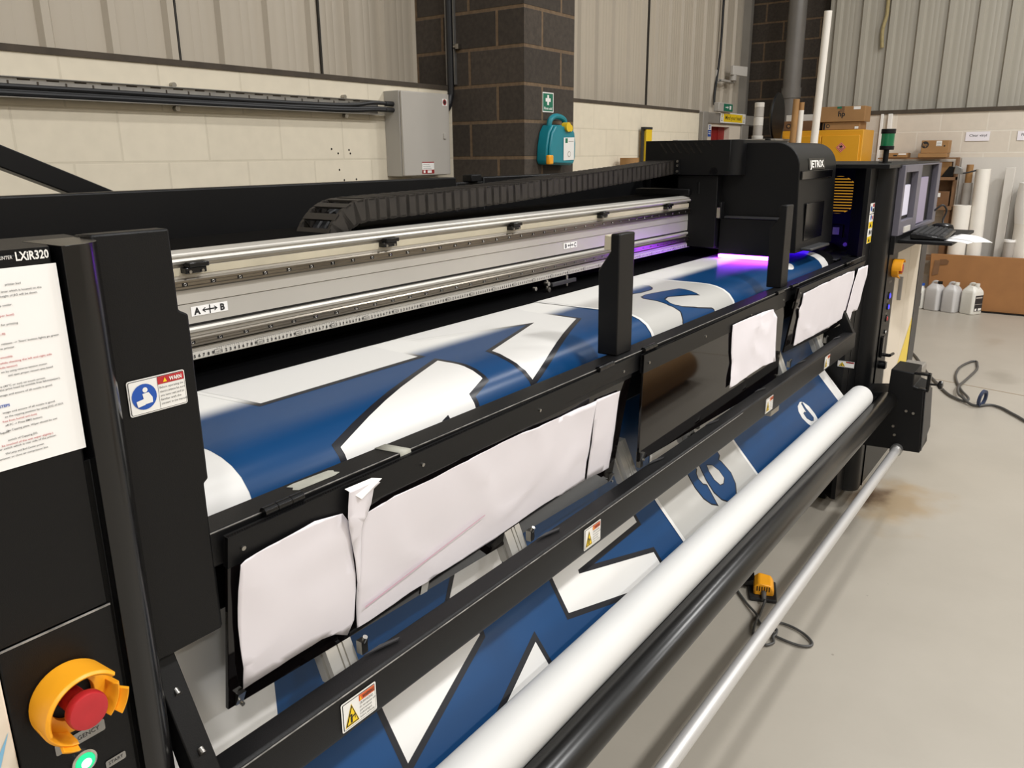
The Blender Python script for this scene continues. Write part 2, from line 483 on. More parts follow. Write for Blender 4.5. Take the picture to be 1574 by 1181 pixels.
b = MB(); b.box(10.235, 10.6, -7, 2.9, 2.072, 2.115); room('trim_2', b, ['ledge'])
M('seam', '2c2823', .7)
b = MB()
for x, w in ((2.615, .006), (3.57, .006), (7.95, .014)): b.box(x-w, x+w, 3.935, 3.952, 2.112, 6.2)
room('trim_3', b, ['seam'])
b = MB(); b.box(10.25, 10.7, -7, 2.9, 0, 2.076); room('wall_right', b, ['block_right'])
b = MB(); b.box(10.72, 11.4, 2.6, 4.3, 0, 6.2); room('wall_alcove', b, ['block_pier_y'])
b = MB()
b.face([(4.418,4.2,0),(4.418,3.038,0),(4.418,3.038,6.2),(4.418,4.2,6.2)], 1)
b.face([(4.418,3.038,0),(5.018,3.038,0),(5.018,3.038,6.2),(4.418,3.038,6.2)], 0)
b.face([(5.018,3.038,0),(5.018,4.2,0),(5.018,4.2,6.2),(5.018,3.038,6.2)], 1)
room('wall_pier', b, ['block_pier_x', 'block_pier_y'])
b = MB(); b.box(-5.2, -5, -7, 4.3, 0, 6.2); room('wall_left', b, ['board_white'])
b = MB(); b.box(-5, 11.4, -7.2, -7, 0, 6.2); room('wall_front', b, ['cladding'])
# steel stanchion beside the alcove, drain pipe
b = MB(); b.box(10.60, 10.69, 3.85, 3.95, 0, 6.2)
room('trim_4', b, ['frame_grey'])
b = MB(); b.cyl((10.42,3.22,0),(10.42,3.22,6.2),.105,n=28)
for z in (2.3, 4.2): b.cyl((10.42,3.22,z),(10.42,3.22,z+.12),.116,n=28)
tag(b.build('drain_pipe', ['pipe_grey'], frame='W'), 'grey vertical drain pipe in the dark corner behind the tower lamp', 'pipe')

# doorway in the back wall
b = MB(); b.box(8.617, 8.757, 3.58, 4.1, 0, 2.10); b.box(8.757, 10.55, 3.60, 4.1, 1.985, 2.10)
b.box(9.86, 10.1, 3.60, 4.1, 0, 1.985)
room('trim_6', b, ['frame_grey'], bevel=.006)
b = MB(); b.box(8.757, 8.955, 3.62, 4.1, 0, 1.985); b.box(9.50, 9.86, 3.62, 4.1, 0, 1.985); b.box(8.955, 9.50, 3.62, 4.1, 1.955, 1.985)
room('trim_7', b, ['cream_panel'])
b = MB(); b.box(8.955, 9.50, 3.68, 3.73, 0.01, 1.955); b.box(9.28, 9.30, 3.672, 3.68, .02, 1.95)
d1 = room('door_1', b, ['red_dark'])
b = MB(); b.cyl((9.45,3.60,1.02),(9.45,3.68,1.02),.018); b.box(9.36,9.46,3.60,3.615,1.01,1.03)
b.build('door_handle', ['steel_bolt'], d1)
s = Sign((9.128,3.592,1.998),(1,0,0),(0,0,1))
s.rect(0,0,.805,.112,0); s.rect(.10,.012,.705,.1,1,2)
s.text('Mind your head', .4025, .038, .046, 2, 3, w=.5, align='c', bold=.01)
for x in (.05, .755):
    s.poly([(x-.02,.06),(x+.02,.06),(x,.1)], 1, 2); s.disc(x,.045,.008,2); s.rect(x-.012,.018,x+.012,.03,2,2); s.poly([(x-.004,.068),(x+.004,.068),(x,.09)],2,3)
tag(s.build('mind_your_head_sign', ['white_print','sign_yellow','ink_black'], frame='W'), 'yellow Mind your head sign on the grey lintel over the red door', 'sign')
b = MB(); b.box(8.985, 9.41, 3.56, 3.62, 2.112, 2.21)
ex = tag(b.build('emergency_exit_light', ['enclosure_grey'], frame='W', bevel=.008), 'small green emergency exit light box above the Mind your head sign', 'exit light')
s = Sign((9.13,3.558,2.122),(1,0,0),(0,0,1)); s.rect(0,0,.27,.078,0)
s.poly([(.17,.02),(.17,.06),(.225,.06),(.225,.02)],1,2); s.poly([(.05,.035),(.05,.045),(.11,.045),(.11,.058),(.14,.04),(.11,.022),(.11,.035)],1,2)
s.build('sign_face', ['sign_green','white_print'], ex)
s = Sign((8.846,3.617,1.84),(1,0,0),(0,0,1)); s.rect(0,0,.1,.14,1); s.rect(.004,.004,.096,.075,0,2); s.disc(.05,.105,.022,0,2); s.disc(.05,.105,.012,1,3); s.rect(.02,.03,.08,.038,1,3)
s.rect(.02,.05,.08,.058,1,3)
tag(s.build('blue_notice', ['sign_blue','white_print'], frame='W'), 'small blue and white notice on the wall left of the red door', 'notice')
# lamp head on a bracket high by the alcove
t = thing('security_lamp', (9.95,3.80,2.49), 'white security lamp head on a bracket high above the red door', 'lamp', frame='W')
b = MB(); b.box(9.72,9.78,3.90,3.945,2.47,2.62); b.box(9.76,10.15,3.84,3.88,2.49,2.515); b.box(9.76,9.80,3.86,3.91,2.49,2.52); b.build('bracket', ['enclosure_grey'], t, bevel=.005)
b = MB(); b.hexa([(9.98,3.80,2.575),(10.36,3.76,2.575),(10.37,3.80,2.575),(9.99,3.84,2.575),(9.98,3.80,2.68),(10.36,3.76,2.69),(10.37,3.80,2.69),(9.99,3.84,2.68)]); b.build('lamp_head', ['board_white'], t, bevel=.006)
b = MB(); b.cyl((10.06,3.83,2.515),(10.06,3.83,2.585),.045); b.build('sensor', ['enclosure_grey'], t)
# wire and foam on the cladding
b = MB(); b.tube([(9.82,3.90,6.1),(9.80,3.90,3.39),(9.79,3.90,2.9),(9.77,3.90,2.72),(9.69,3.90,2.36),(9.67,3.89,2.22)],.014,n=8)
tag(b.build('hanging_wire', ['cable_black'], frame='W'), 'black wire running down the back cladding to the exit light', 'wire')
b = MB(); b.tube([(10.525,2.245,4.0),(10.52,2.245,3.31),(10.52,2.245,3.155),(10.52,2.272,3.0),(10.52,2.258,2.81)],.02,n=8)
M('foam', 'a3946a', .8, var=.15, vscale=20)
tag(b.build('foam_streak', ['foam'], frame='W'), 'yellowish expanding foam streak down the right cladding', 'foam')
b = MB(); b.box(10.20,10.25,2.0,2.045,0,2.075); b.box(10.215,10.25,2.095,2.125,0,2.075)
tag(b.build('white_conduit', ['white_print'], frame='W', bevel=.004), 'white vertical cable conduit on the block wall behind the green beacon', 'conduit')
# control box
t = thing('electrical_enclosure', (3.99,3.56,1.545), 'grey steel electrical enclosure on the back wall beside the block pier', 'electrical box', frame='W')
b = MB(); b.box(3.766,4.20,3.505,3.63,1.545,2.047); b.box(3.95,4.1,3.52,3.6,1.535,1.546); b.build('body', ['enclosure_side'], t, bevel=.004)
b = MB(); b.box(3.768,4.212,3.485,3.503,1.548,2.044); b.build('door', ['enclosure_grey'], t, bevel=.004)
b = MB(); b.box(4.145,4.165,3.476,3.487,1.77,1.805); b.build('latch', ['enclosure_grey'], t, bevel=.002)
s = Sign((3.93,3.4842,1.558),(1,0,0),(0,0,1)); s.rect(0,0,.115,.072,0); s.rect(0,0,.115,.024,1,2); s.rect(0,.066,.115,.072,1,2); s.rect(.012,.004,.03,.02,0,3); s.rect(.05,.004,.09,.02,0,3)
for i in range(3): s.text('supply details', .01, .03+.011*i, .006, 2, 2, w=.08) if False else s.rect(.01,.032+.011*i,.09-.01*i,.034+.011*i,2,2)
s.build('rating_label', ['white_print','red_dark','ink_black'], t)
s = Sign((3.93,3.4842,1.558),(1,0,0),(0,0,1)); s.rect(.215,.415,.262,.457,0); s.disc(.238,.436,.018,1,2); s.disc(.238,.436,.010,2,3)
s.build('maker_badge', ['white_print','red_dark','ink_black'], t)
b = MB()
for z in (1.97,1.935): b.cyl((3.70,3.555,z),(3.768,3.555,z),.014,n=14)
b.build('cable_gland', ['rubber'], t)
t = thing('cable_tray', (0,3.60,1.91), 'galvanised slotted cable tray along the back wall', 'cable tray', frame='W')
b = MB(); b.box(-5,3.68,3.600,3.603,1.908,1.986); b.box(-5,3.68,3.585,3.603,1.984,1.987); b.box(-5,3.68,3.560,3.603,1.905,1.908)
x = -1.0
while x < 3.66:
    b.box(x,x+.05,3.5985,3.6005,1.975,1.981,1); b.box(x+.075,x+.082,3.5985,3.6005,1.955,1.972,1); x += .115
b.build('tray', ['galv','ledge'], t)
for x in (-.9,.3,1.35,2.346,3.426):
    b = MB(); b.cyl((x,3.604,1.997),(x,3.629,1.997),.012,n=12); b.build('fixing', ['steel_bolt'], t)
    b = MB(); b.cyl((x+.004,3.604,1.893),(x+.004,3.629,1.893),.013,n=12); b.build('fixing', ['steel_bolt'], t)
for i, (z, zz, g) in enumerate(((1.946,1.97,0),(1.930,1.94,.006),(1.920,1.932,.003))):
    b = MB(); b.tube([(-5,3.575+g,z),(1,3.575+g,z+.001),(2.5,3.574+g,z-.001),(3.2,3.574,z),(3.45,3.565,z+(zz-z)*.3),(3.6,3.556,zz),(3.705,3.555,zz)],.011,n=8,sub=5)
    tag(b.build('power_cable', ['cable_black'], frame='W'), ['black power cable lying highest in the wall cable tray','black power cable lying in the middle of the wall cable tray','black power cable lying lowest in the wall cable tray'][i], 'cable')
t = thing('cable_trunking', (4.40,3.61,2.12), 'black cable drop with bright channel edges on the side of the block pier', 'trunking', frame='W')
b = MB(); b.box(4.395,4.417,3.578,3.586,2.12,6.1); b.box(4.395,4.417,3.644,3.652,2.12,6.1); b.build('channel', ['galv'], t)
b = MB(); b.tube([(4.393,3.615,6.0),(4.393,3.615,3.0),(4.393,3.615,2.14),(4.385,3.615,2.05),(4.33,3.60,1.965),(4.19,3.57,1.95)],.022,n=10); b.build('cable', ['cable_black'], t)
b = MB(); b.cyl((4.40,3.555,2.352),(4.40,3.58,2.352),.016,n=12); b.box(4.385,4.417,3.535,3.56,2.337,2.367); b.build('clamp', ['steel_bolt'], t)
# first aid
s = Sign((4.623,3.035,1.936),(1,0,0),(0,0,1)); s.rect(0,0,.133,.124,0); s.rect(.007,.007,.126,.117,1,2); s.poly([(.056,.045),(.077,.045),(.077,.066),(.097,.066),(.097,.088),(.077,.088),(.077,.108),(.056,.108),(.056,.088),(.036,.088),(.036,.066),(.056,.066)],0,3)
s.text('First aid', .0665, .017, .016, 0, 3, w=.095, align='c', bold=.02)
tag(s.build('first_aid_sign', ['white_print','sign_green'], frame='W'), 'green First aid sign with white cross on the block pier', 'sign')
t = thing('first_aid_kit', (4.71,2.98,1.60), 'teal first aid case with carry handle hanging on the block pier', 'first aid kit', frame='W')
b = MB()
outl = [(4.535,1.605),(4.895,1.595),(4.925,1.64),(4.93,1.74),(4.91,1.815),(4.86,1.855),(4.60,1.855),(4.555,1.81),(4.525,1.72),(4.515,1.635)]
outl = [(4.725+(x-4.725)*.84,z) for x,z in outl]
b.prism(outl,'Y',2.955,3.036); b.prism([(x*.93+4.72*.07,z*.93+1.725*.07) for x,z in outl],'Y',2.935,2.956)
b.build('case', ['teal'], t, bevel=.012, seg=3)
b = MB(); b.tube([(4.63,2.99,1.84),(4.64,2.985,1.885),(4.69,2.985,1.908),(4.75,2.985,1.908),(4.81,2.985,1.89),(4.83,2.99,1.845)],.018,n=10); b.build('handle', ['teal'], t)
b = MB(); b.cyl((4.765,2.918,1.842),(4.765,2.96,1.842),.030,n=18); b.cyl((4.80,2.922,1.835),(4.80,2.96,1.835),.022,n=18); b.build('catch', ['yellow_level'], t)
b = MB(); b.box(4.548,4.60,2.93,2.96,1.605,1.665); b.build('corner_catch', ['yellow_guard'], t, bevel=.008)
s = Sign((4.722,2.932,1.63),(1,0,.02),(0.01,0,1)); s.rect(0,0,.135,.145,0); s.disc(.07,.038,.02,2,2); s.disc(.07,.038,.014,0,3); s.rect(.02,.11,.05,.14,1,2); s.rect(.06,.118,.125,.122,2,2)
s.build('contents_label', ['white_print','sign_green','roll_grey'], t)
# spirit level, tube end
t = thing('spirit_level', (7.25,3.58,0), 'long yellow spirit level leaning upright on the white block wall', 'spirit level', frame='W')
b = MB(); b.box(7.212,7.33,3.556,3.60,0,1.90); b.build('beam', ['yellow_level'], t, bevel=.003)
b = MB(); b.box(7.185,7.212,3.578,3.60,0,1.90); b.build('edge', ['graphite'], t)
b = MB(); b.box(7.183,7.334,3.554,3.602,1.888,1.91); b.build('end_cap', ['rubber'], t)
def tubeobj(name, p0, p1, r, mats, label, cat='cardboard tube', wall=.006, inner=None, frame='W', group=None, core=None):
    t = thing(name, p0, label, cat, frame=frame, group=group)
    b = MB(); d = (V(*p1) - V(*p0)); L = d.length
    b.lathe(p0, d, [(r-wall,0),(r,0),(r,L),(r-wall,L),(r-wall,0)], n=28)
    b.build('tube_wall', mats, t)
    if core:
        b = MB(); b.lathe(p0, d, [(core[0]-.006,L-.05),(core[0],L-.05),(core[0],L+core[1]),(core[0]-.006,L+core[1]),(core[0]-.006,L-.05)], n=24); b.lathe(p0, d, [(r-wall+.001,L-.03),(core[0]-.002,L-.03)], n=24)
        b.build('core', core[2], t)
    return t
tubeobj('cardboard_tube', (6.77,3.50,0), (6.77,3.50,1.632), .085, 'tube_brown', 'brown cardboard tube end by the back wall left of the yellow level')

# ---------- store corner by the right wall ----------
tubeobj('cardboard_tube', (8.62,2.425,0), (8.56,2.355,2.965), .036, 'roll_white', 'tall thin white tube standing in front of the yellow cabinet')
tubeobj('cardboard_tube', (8.5,2.60,0), (8.5,2.566,2.175), .031, 'tube_brown', 'brown cardboard tube standing left of the tall white tube')
tubeobj('cardboard_tube', (8.6,2.555,0), (8.53,2.52,2.07), .026, 'roll_white', 'white tube with brown core close beside the brown tube', core=(.025,.075,'tube_brown'))
t = thing('tower_lamp', (8.5,2.93,1.80), 'grey and white banded tower lamp rising behind the print carriage', 'tower lamp', frame='W')
for i, (z0, z1, r, m) in enumerate(((1.80,1.835,.056,'board_white'),(1.835,1.93,.047,'roll_grey'),(1.93,2.015,.048,'board_white'),(2.015,2.11,.047,'roll_grey'),(2.11,2.158,.048,'board_white'))):
    b = MB(); b.cyl((8.5,2.935,z0),(8.5,2.935,z1),r,n=28); b.build('lamp_base' if i == 0 else 'lamp_segment', [m], t, bevel=.004)
b = MB(); b.box(8.3,9.0,2.69,3.25,.0,1.80); b.box(8.28,9.02,2.67,3.27,1.775,1.80)
tag(b.build('grey_machine_cabinet', ['frame_grey'], frame='W', bevel=.006), 'grey cabinet under the tower lamp, only its top edge showing', 'cabinet')
b = MB(); b.lathe((9.1,3.0,2.03),(.05,-1,.0),[(.001,0),(.12,.012),(.22,.035),(.26,.06),(.25,.075),(.0,.075)],n=32)
b.cyl((9.1,2.96,0),(9.1,2.96,2.0),.02)
tag(b.build('black_lamp_dish', ['black_dark'], frame='W'), 'black round dish on a stand right behind the tower lamp', 'lamp')

t = thing('flammables_cabinet', (9.85,2.59,0), 'yellow flammables cabinet with diamond hazard sign and boxes on top', 'cabinet', frame='W')
b = MB(); b.box(9.62,10.12,2.156,3.034,0.05,1.90); b.box(9.65,10.1,2.2,3.0,0,.05); b.build('body', ['yellow_cabinet'], t, bevel=.006)
for y0, y1 in ((2.185,2.586),(2.594,3.01)):
    b = MB(); b.box(9.60,9.622,y0,y1,.10,1.842); dr = b.build('door', ['yellow_cabinet'], t, bevel=.004)
    b = MB(); yy = y1-.03 if y0 < 2.5 else y0+.03; b.box(9.58,9.602,yy-.01,yy+.01,.9,1.02); b.build('handle', ['black_dark'], dr)
s = Sign((9.597,2.37,1.715),(0,-1,0),(0,0,1)); s.poly([(-.055,0),(0,-.055),(.055,0),(0,.055)],0,1); s.poly([(-.047,0),(0,-.047),(.047,0),(0,.047)],1,2); s.poly([(-.04,0),(0,-.04),(.04,0),(0,.04)],0,3)
s.poly([(-.016,.002),(-.018,.018),(-.006,.014),(0,.034),(.008,.016),(.018,.018),(.016,.002),(0,-.004)],2,4); s.rect(-.022,-.012,.022,-.008,2,4); s.rect(-.012,-.022,.012,-.018,2,4)
M('hazard_pink','d98f7d',.5)
s.build('hazard_diamond', ['hazard_pink','red','ink_black'], t)
def carton(name, x0,x1,y0,y1,z0,z1,label, marks=None, mat='card_box', tapec=True, rot=0, lab2=None, lab3=None):
    t = thing(name, ((x0+x1)/2,(y0+y1)/2,z0), label, 'box', frame='W')
    b = MB(); b.box(x0,x1,y0,y1,z0,z1); b.build('carton', [mat], t, bevel=.004)
    if tapec:
        b = MB(); ym=(y0+y1)/2; b.box(x0-.0012,x1,ym-.025,ym+.025,z1-.0002,z1+.0012); b.box(x0-.0012,x0,ym-.025,ym+.025,z1-.06,z1); b.build('tape', ['card_tape'], t)
    if marks:
        s = Sign((x0-.0015,(y0+y1)/2,z0),(0,-1,0),(0,0,1)); marks(s,(y1-y0)/2,z1-z0); s.build('printed_marks', ['ink_black','white_print','sign_green','card_box'], t)
    for nm_, q_, m_ in (('shipping_label', lab2, 1), ('corner_mark', lab3, 0 if mat == 'card_dark' or not tapec else 2)):
        if q_:
            W_, H_ = (y1-y0)/2, z1-z0; s = Sign((x0-.0015,(y0+y1)/2,z0),(0,-1,0),(0,0,1)); s.rect(q_[0]*W_,q_[1]*H_,q_[2]*W_,q_[3]*H_,m_); s.build(nm_, ['ink_black','white_print','sign_green'], t)
    return t
def m1(s,w,h):
    s.text('hp', 0, h*.36, h*.34, 0, 1, align='c', bold=.03)
def m2(s,w,h): s.disc(-w*.7,h*.5,h*.25,0,1); s.disc(-w*.7,h*.5,h*.15,3,2)
carton('cardboard_box', 9.62,9.9,2.165,2.64,1.985,2.145,'long brown carton lying topmost on the yellow cabinet', m1, lab2=(.5,.78,.8,.97), lab3=(-.22,.86,-.02,.99))
carton('cardboard_box', 9.64,9.95,2.21,2.60,1.902,1.983,'flat brown carton under the long carton on the yellow cabinet', m2, tapec=False, lab2=(.75,.1,.95,.4), lab3=(-.95,.05,-.86,.9))
carton('cardboard_box', 9.64,9.95,2.66,3.03,1.902,2.005,'dark brown carton at the far left on the yellow cabinet', m2, mat='card_dark', tapec=False, lab2=(.75,.1,.95,.4))
b = MB(); b.box(9.66,9.9,2.63,2.84,2.006,2.075); tag(b.build('white_carton', ['board_white'], frame='W', bevel=.004),'small white carton on the dark brown carton behind the white tube','box')
b = MB(); b.box(9.7,9.95,2.90,3.03,2.006,2.075); tag(b.build('white_carton', ['board_white'], frame='W', bevel=.004),'small white carton on the far left end of the yellow cabinet stack','box')

# rack of cartons
t = thing('storage_rack', (10.1,1.68,0), 'dark wooden rack of cartons against the block wall behind the console', 'rack', frame='W')
for x, y in ((10.0,1.295),(10.17,1.295),(10.0,2.06),(10.17,2.06)):
    b = MB(); b.box(x-.02,x+.02,y-.028,y+.028,0,1.05); b.build('post', ['card_dark'], t)
for z in (1.05, .50):
    b = MB(); b.box(9.97,10.19,1.255,2.10,z,z+.04); b.build('shelf', ['wall_timber'], t)
b = MB(); b.box(10.04,10.19,1.262,1.285,1.09,1.60); b.box(10.04,10.19,2.06,2.09,1.09,1.50); b.box(10.175,10.19,1.285,2.06,1.09,1.50); b.box(9.99,10.175,1.285,2.06,1.585,1.60); b.box(9.97,10.19,1.262,2.09,1.365,1.397); b.build('pigeonhole_frame', ['wall_timber'], t)
carton('cardboard_box', 9.985,10.165,1.30,1.70,1.091,1.245,'reddish brown carton on the lowest visible rack shelf', lambda s,w,h:(s.rect(.02,h*.62,.12,h*.9,1), s.rect(-.02,h*.5,.0,h*.56,0)), mat='card_dark')
carton('cardboard_box', 10.05,10.17,1.32,2.0,1.398,1.555,'open brown carton on the upper rack shelf behind the tape gun', None, mat='card_box', tapec=False)
carton('cardboard_box', 9.97,10.18,1.37,1.65,1.601,1.645,'flat carton stacked under the small printer carton', None, tapec=False)
def hp(s,w,h):
    s.disc(-w*.72,h*.66,h*.27,0,1); s.text('hp', -w*.72, h*.55, h*.27, 3, 2, align='c', bold=.02); s.rect(w*.1,h*.55,w*.5,h*.95,1)
    for i in range(4): s.rect(w*.14,h*(.6+.08*i),w*.45,h*(.62+.08*i),0,2)
    s.rect(w*.66,h*.5,w*.76,h*.62,0)
carton('cardboard_box', 9.98,10.18,1.365,1.63,1.646,1.779,'small brown carton with round black logo on top of the rack', hp, tapec=False)
carton('cardboard_box', 9.98,10.18,1.76,2.0,1.601,1.652,'low brown carton on the rack behind the green beacon', lambda s,w,h:(s.rect(-.02,h*.3,.02,h*.6,0), s.rect(.03,h*.6,.11,h*.9,1)), tapec=False)
t = thing('tape_gun', (10.0,1.31,1.398), 'black and grey tape gun lying on the upper rack shelf', 'tape gun', frame='W')
b = MB(); b.hexa([(9.985,1.29,1.398),(10.03,1.29,1.398),(10.03,1.40,1.398),(9.985,1.40,1.398),(9.985,1.27,1.50),(10.03,1.27,1.50),(10.03,1.33,1.51),(9.985,1.33,1.51)]); b.build('body', ['black_gloss'], t, bevel=.004)
b = MB(); b.hexa([(9.95,1.19,1.43),(9.984,1.19,1.43),(9.984,1.28,1.43),(9.95,1.28,1.43),(9.95,1.20,1.495),(9.984,1.20,1.495),(9.984,1.27,1.52),(9.95,1.27,1.52)]); b.build('roller_housing', ['galv'], t, bevel=.006)
b = MB(); b.tube([(9.967,1.21,1.435),(9.967,1.15,1.445),(9.967,1.07,1.468)],.008,n=8); b.build('handle', ['graphite'], t)
# wall labels
for y, txt, lb in ((1.248,'Clear vinyl','white paper label reading Clear vinyl on the block wall'),(.767,'Floor vinyl','white paper label on the block wall at the right picture edge')):
    s = Sign((10.243,y,1.769),(0,-1,0),(0,0,1)); s.rect(0,0,.228,.095,0); s.text(txt,.035,.045,.027,1,2,w=.165,bold=.01)
    tag(s.build('shelf_label', ['paper','ink_black'], frame='W'), lb, 'label')
# rolls standing behind the flat carton
b = MB(); b.hexa([(10.205,-.6,.0),(10.22,-.6,.0),(10.22,1.235,.0),(10.205,1.235,.0),(10.23,-.6,1.60),(10.245,-.6,1.60),(10.245,1.25,1.60),(10.23,1.25,1.60)])
tag(b.build('leaning_board', ['board_white'], frame='W'), 'large off-white board leaning on the block wall behind the rolls', 'board')
def roll(p0,p1,r,mat,label,core=None,grp=None): return tubeobj('material_roll', p0, p1, r, mat, label, 'roll', wall=r*.45, core=core)
roll((10.14,1.145,0),(10.14,1.150,1.335),.047,'roll_grey','slim grey vinyl roll with brown core standing behind the tall white roll', core=(.034,.19,'tube_brown'))
roll((10.03,.975,0),(10.05,1.013,1.48),.071,'roll_white','tall white roll standing among the rolls behind the carton')
roll((10.0,1.153,0),(10.0,1.156,1.105),.087,'roll_white','short fat white roll standing in front of the slim grey roll')
b = MB(); b.hexa([(10.06,.722,0),(10.13,.722,0),(10.13,.80,0),(10.06,.80,0),(10.08,.724,1.496),(10.15,.724,1.496),(10.15,.812,1.496),(10.08,.812,1.496)])
tag(b.build('square_carton_tube', ['board_white'], frame='W', bevel=.004), 'long square whitish carton standing right of the rolls', 'carton')
t = thing('wrapped_roll', (10.06,.52,0), 'fat roll wrapped in white paper at the right edge', 'roll', frame='W')
b = MB(); b.lathe((10.055,.525,0),(0,0,1),[(.06,0),(.125,0),(.13,.9),(.125,1.33),(.06,1.335)],n=36); b.build('roll', ['roll_white'], t)
b = MB(); b.lathe((10.055,.525,0),(0,0,1),[(.131,.93),(.140,1.0),(.152,1.10),(.148,1.24),(.14,1.345),(.07,1.352)],n=36); b.build('wrapping', ['paper_white'], t)
t = thing('material_roll', (9.98,.64,0), 'low grey roll with bright white rim behind the flat carton', 'roll', frame='W')
b = MB(); b.lathe((9.965,.665,0),(0,0,1),[(.03,0),(.05,0),(.05,.75),(.042,.752)],n=32); b.build('roll', ['roll_grey'], t)
b = MB(); b.lathe((9.965,.665,0),(0,0,1),[(.04,.742),(.053,.742),(.053,.766),(.04,.766),(.04,.742)],n=32); b.build('rim', ['paper_white'], t)
# flat carton standing on edge
t = thing('flat_carton', (9.87,.5,.012), 'huge flat brown carton standing on its long edge before the rolls', 'carton', frame='W')
b = MB(); b.hexa([(9.84,-.55,.012),(9.885,-.55,.012),(9.885,1.36,.012),(9.84,1.345,.012),(9.865,-.55,.592),(9.91,-.55,.592),(9.91,1.38,.585),(9.865,1.375,.585)]); b.build('carton', ['card'], t, bevel=.003)
s = Sign((9.848,1.37,.3),(-.0,-1,0),(.04,0,1)); s.k = 3
s.poly([(.03,.05),(.09,.07),(.10,.22),(.04,.22)],0); s.poly([(.09,.17),(.17,.18),(.18,.22),(.15,.235),(.09,.23)],1,4)
s.build('packing_tape', ['card_tape','card_dark'], t)
b = MB(); b.box(9.80,9.91,-.5,.86,0,.012); b.build('shadow_strip', ['black_dark'], t)  # black strip painting the shadow gap under the carton
# jerrycans
def jerry(name, cx, cy, w, d, h, mat, label, cap, rz, lbl=None, face=None):
    t = thing(name, (cx,cy,0), label, 'jerrycan', group=None, frame='W'); t.rotation_euler = (0,0,rz)
    b = MB(); W=w/2; D=d/2
    def ring(z, sx, sy, ch):
        return [(cx-sx+ch,cy-sy,z),(cx+sx-ch,cy-sy,z),(cx+sx,cy-sy+ch,z),(cx+sx,cy+sy-ch,z),(cx+sx-ch,cy+sy,z),(cx-sx+ch,cy+sy,z),(cx-sx,cy+sy-ch,z),(cx-sx,cy-sy+ch,z)]
    rs = [ring(.0,D*.92,W*.92,.02), ring(.012,D,W,.02), ring(h*.70,D,W,.02), ring(h*.78,D*.93,W*.93,.02), ring(h*.93,D*.55,W*.50,.015)]
    vs = sum(rs, []); fs = [tuple(range(8))[::-1], tuple(32+i for i in range(8))]
    for j in range(4):
        for i in range(8): fs.append((j*8+i, j*8+(i+1)%8, (j+1)*8+(i+1)%8, (j+1)*8+i))
    b.mesh(vs, fs); b.build('body', [mat], t, bevel=.006)
    b = MB(); b.tube([(cx,cy+W*.62,h*.84),(cx,cy+W*.42,h*.97),(cx,cy+W*.1,h),(cx,cy-W*.2,h*.985),(cx,cy-W*.3,h*.90)],.013,n=10); b.build('handle', [mat], t)
    b = MB(); b.cyl((cx,cy-W*.5,h*.82),(cx,cy-W*.5,h*.97),.020); b.build('neck', [mat], t)
    b = MB(); b.cyl((cx,cy-W*.5,h*.93),(cx,cy-W*.5,h*1.02),.024,n=20); b.build('cap', [cap], t)
    if lbl:
        if face == 'x': s = Sign((cx-D-.002,cy+W*.55,h*.12),(0,-1,0),(0,0,1)); ww=w*.55
        else: s = Sign((cx-D*.7,cy-W-.002,h*.12),(1,0,0),(0,0,1)); ww=d*.7
        s.rect(0,0,ww,h*.52,0); s.rect(.004,.004,ww-.004,h*.12,1,2) if False else None
        s.rect(ww*.08,.006,ww*.32,.03,1,2); s.rect(ww*.5,.006,ww*.92,.03,1,2); s.rect(.0,h*.22,ww,h*.235,2,2); s.rect(ww*.06,h*.42,ww*.9,h*.47,2,2)
        s.build('label', ['graphite','white_print','roll_grey'], t)
    return t
jerry('jerrycan', 9.74,1.44,.15,.15,.27,'jerry_plastic','white jerrycan with blue cap and dark label, leftmost on the floor','sign_blue',.1,True,'x')
jerry('jerrycan', 9.71,1.262,.16,.16,.31,'jerry_cloudy','cloudy jerrycan with black cap, second from the left','black_dark',-.4)
jerry('jerrycan', 9.68,1.095,.15,.16,.315,'jerry_cloudy','cloudy jerrycan with white cap, third from the left','jerry_plastic',-.35)
jerry('jerrycan', 9.68,.905,.165,.16,.32,'jerry_plastic','cream jerrycan with black and white label, nearest the flat carton','jerry_plastic',-.55,True,'y')
# cable on the floor at the right
b = MB(); b.tube([(7.9,1.3,.012),(7.598,1.169,.012),(7.303,1.036,.012),(6.795,.87,.012),(6.512,.761,.012),(6.219,.641,.012),(6.084,.534,.014),(6.105,.505,.018),(6.17,.512,.022),(6.403,.584,.012),(6.741,.659,.012),(7.074,.674,.012),(7.317,.629,.012),(7.36,.59,.012),(7.263,.572,.012),(7.065,.556,.012),(6.654,.589,.012),(6.403,.60,.03),(6.2,.575,.03),(6.105,.537,.032),(6.033,.48,.014),(6.023,.432,.012),(6.088,.368,.012),(6.052,.295,.012),(5.926,.208,.012),(5.75,.06,.012),(5.7,-.3,.012)],.009,n=8,sub=8)
fc = tag(b.build('floor_cable', ['cable_grey'], frame='W'), 'dark grey cable looped across the painted floor at the right', 'cable')
b = MB(); b.lathe((6.05,.415,.060),(.30,1,.1),[(.042,-.009),(.060,-.009),(.060,.009),(.042,.009),(.042,-.009)],n=28)
tag(b.build('cable_reel_ring', ['plug_blue'], frame='W'), 'dark blue ring clipped round the floor cable', 'cable ring')
# things on the operator side that only the dark covers mirror
tubeobj('cardboard_tube', (3.95,-.62,.11), (5.45,-.66,.11), .11, 'tube_brown', 'thick brown cardboard tube on the floor in front of the printer')

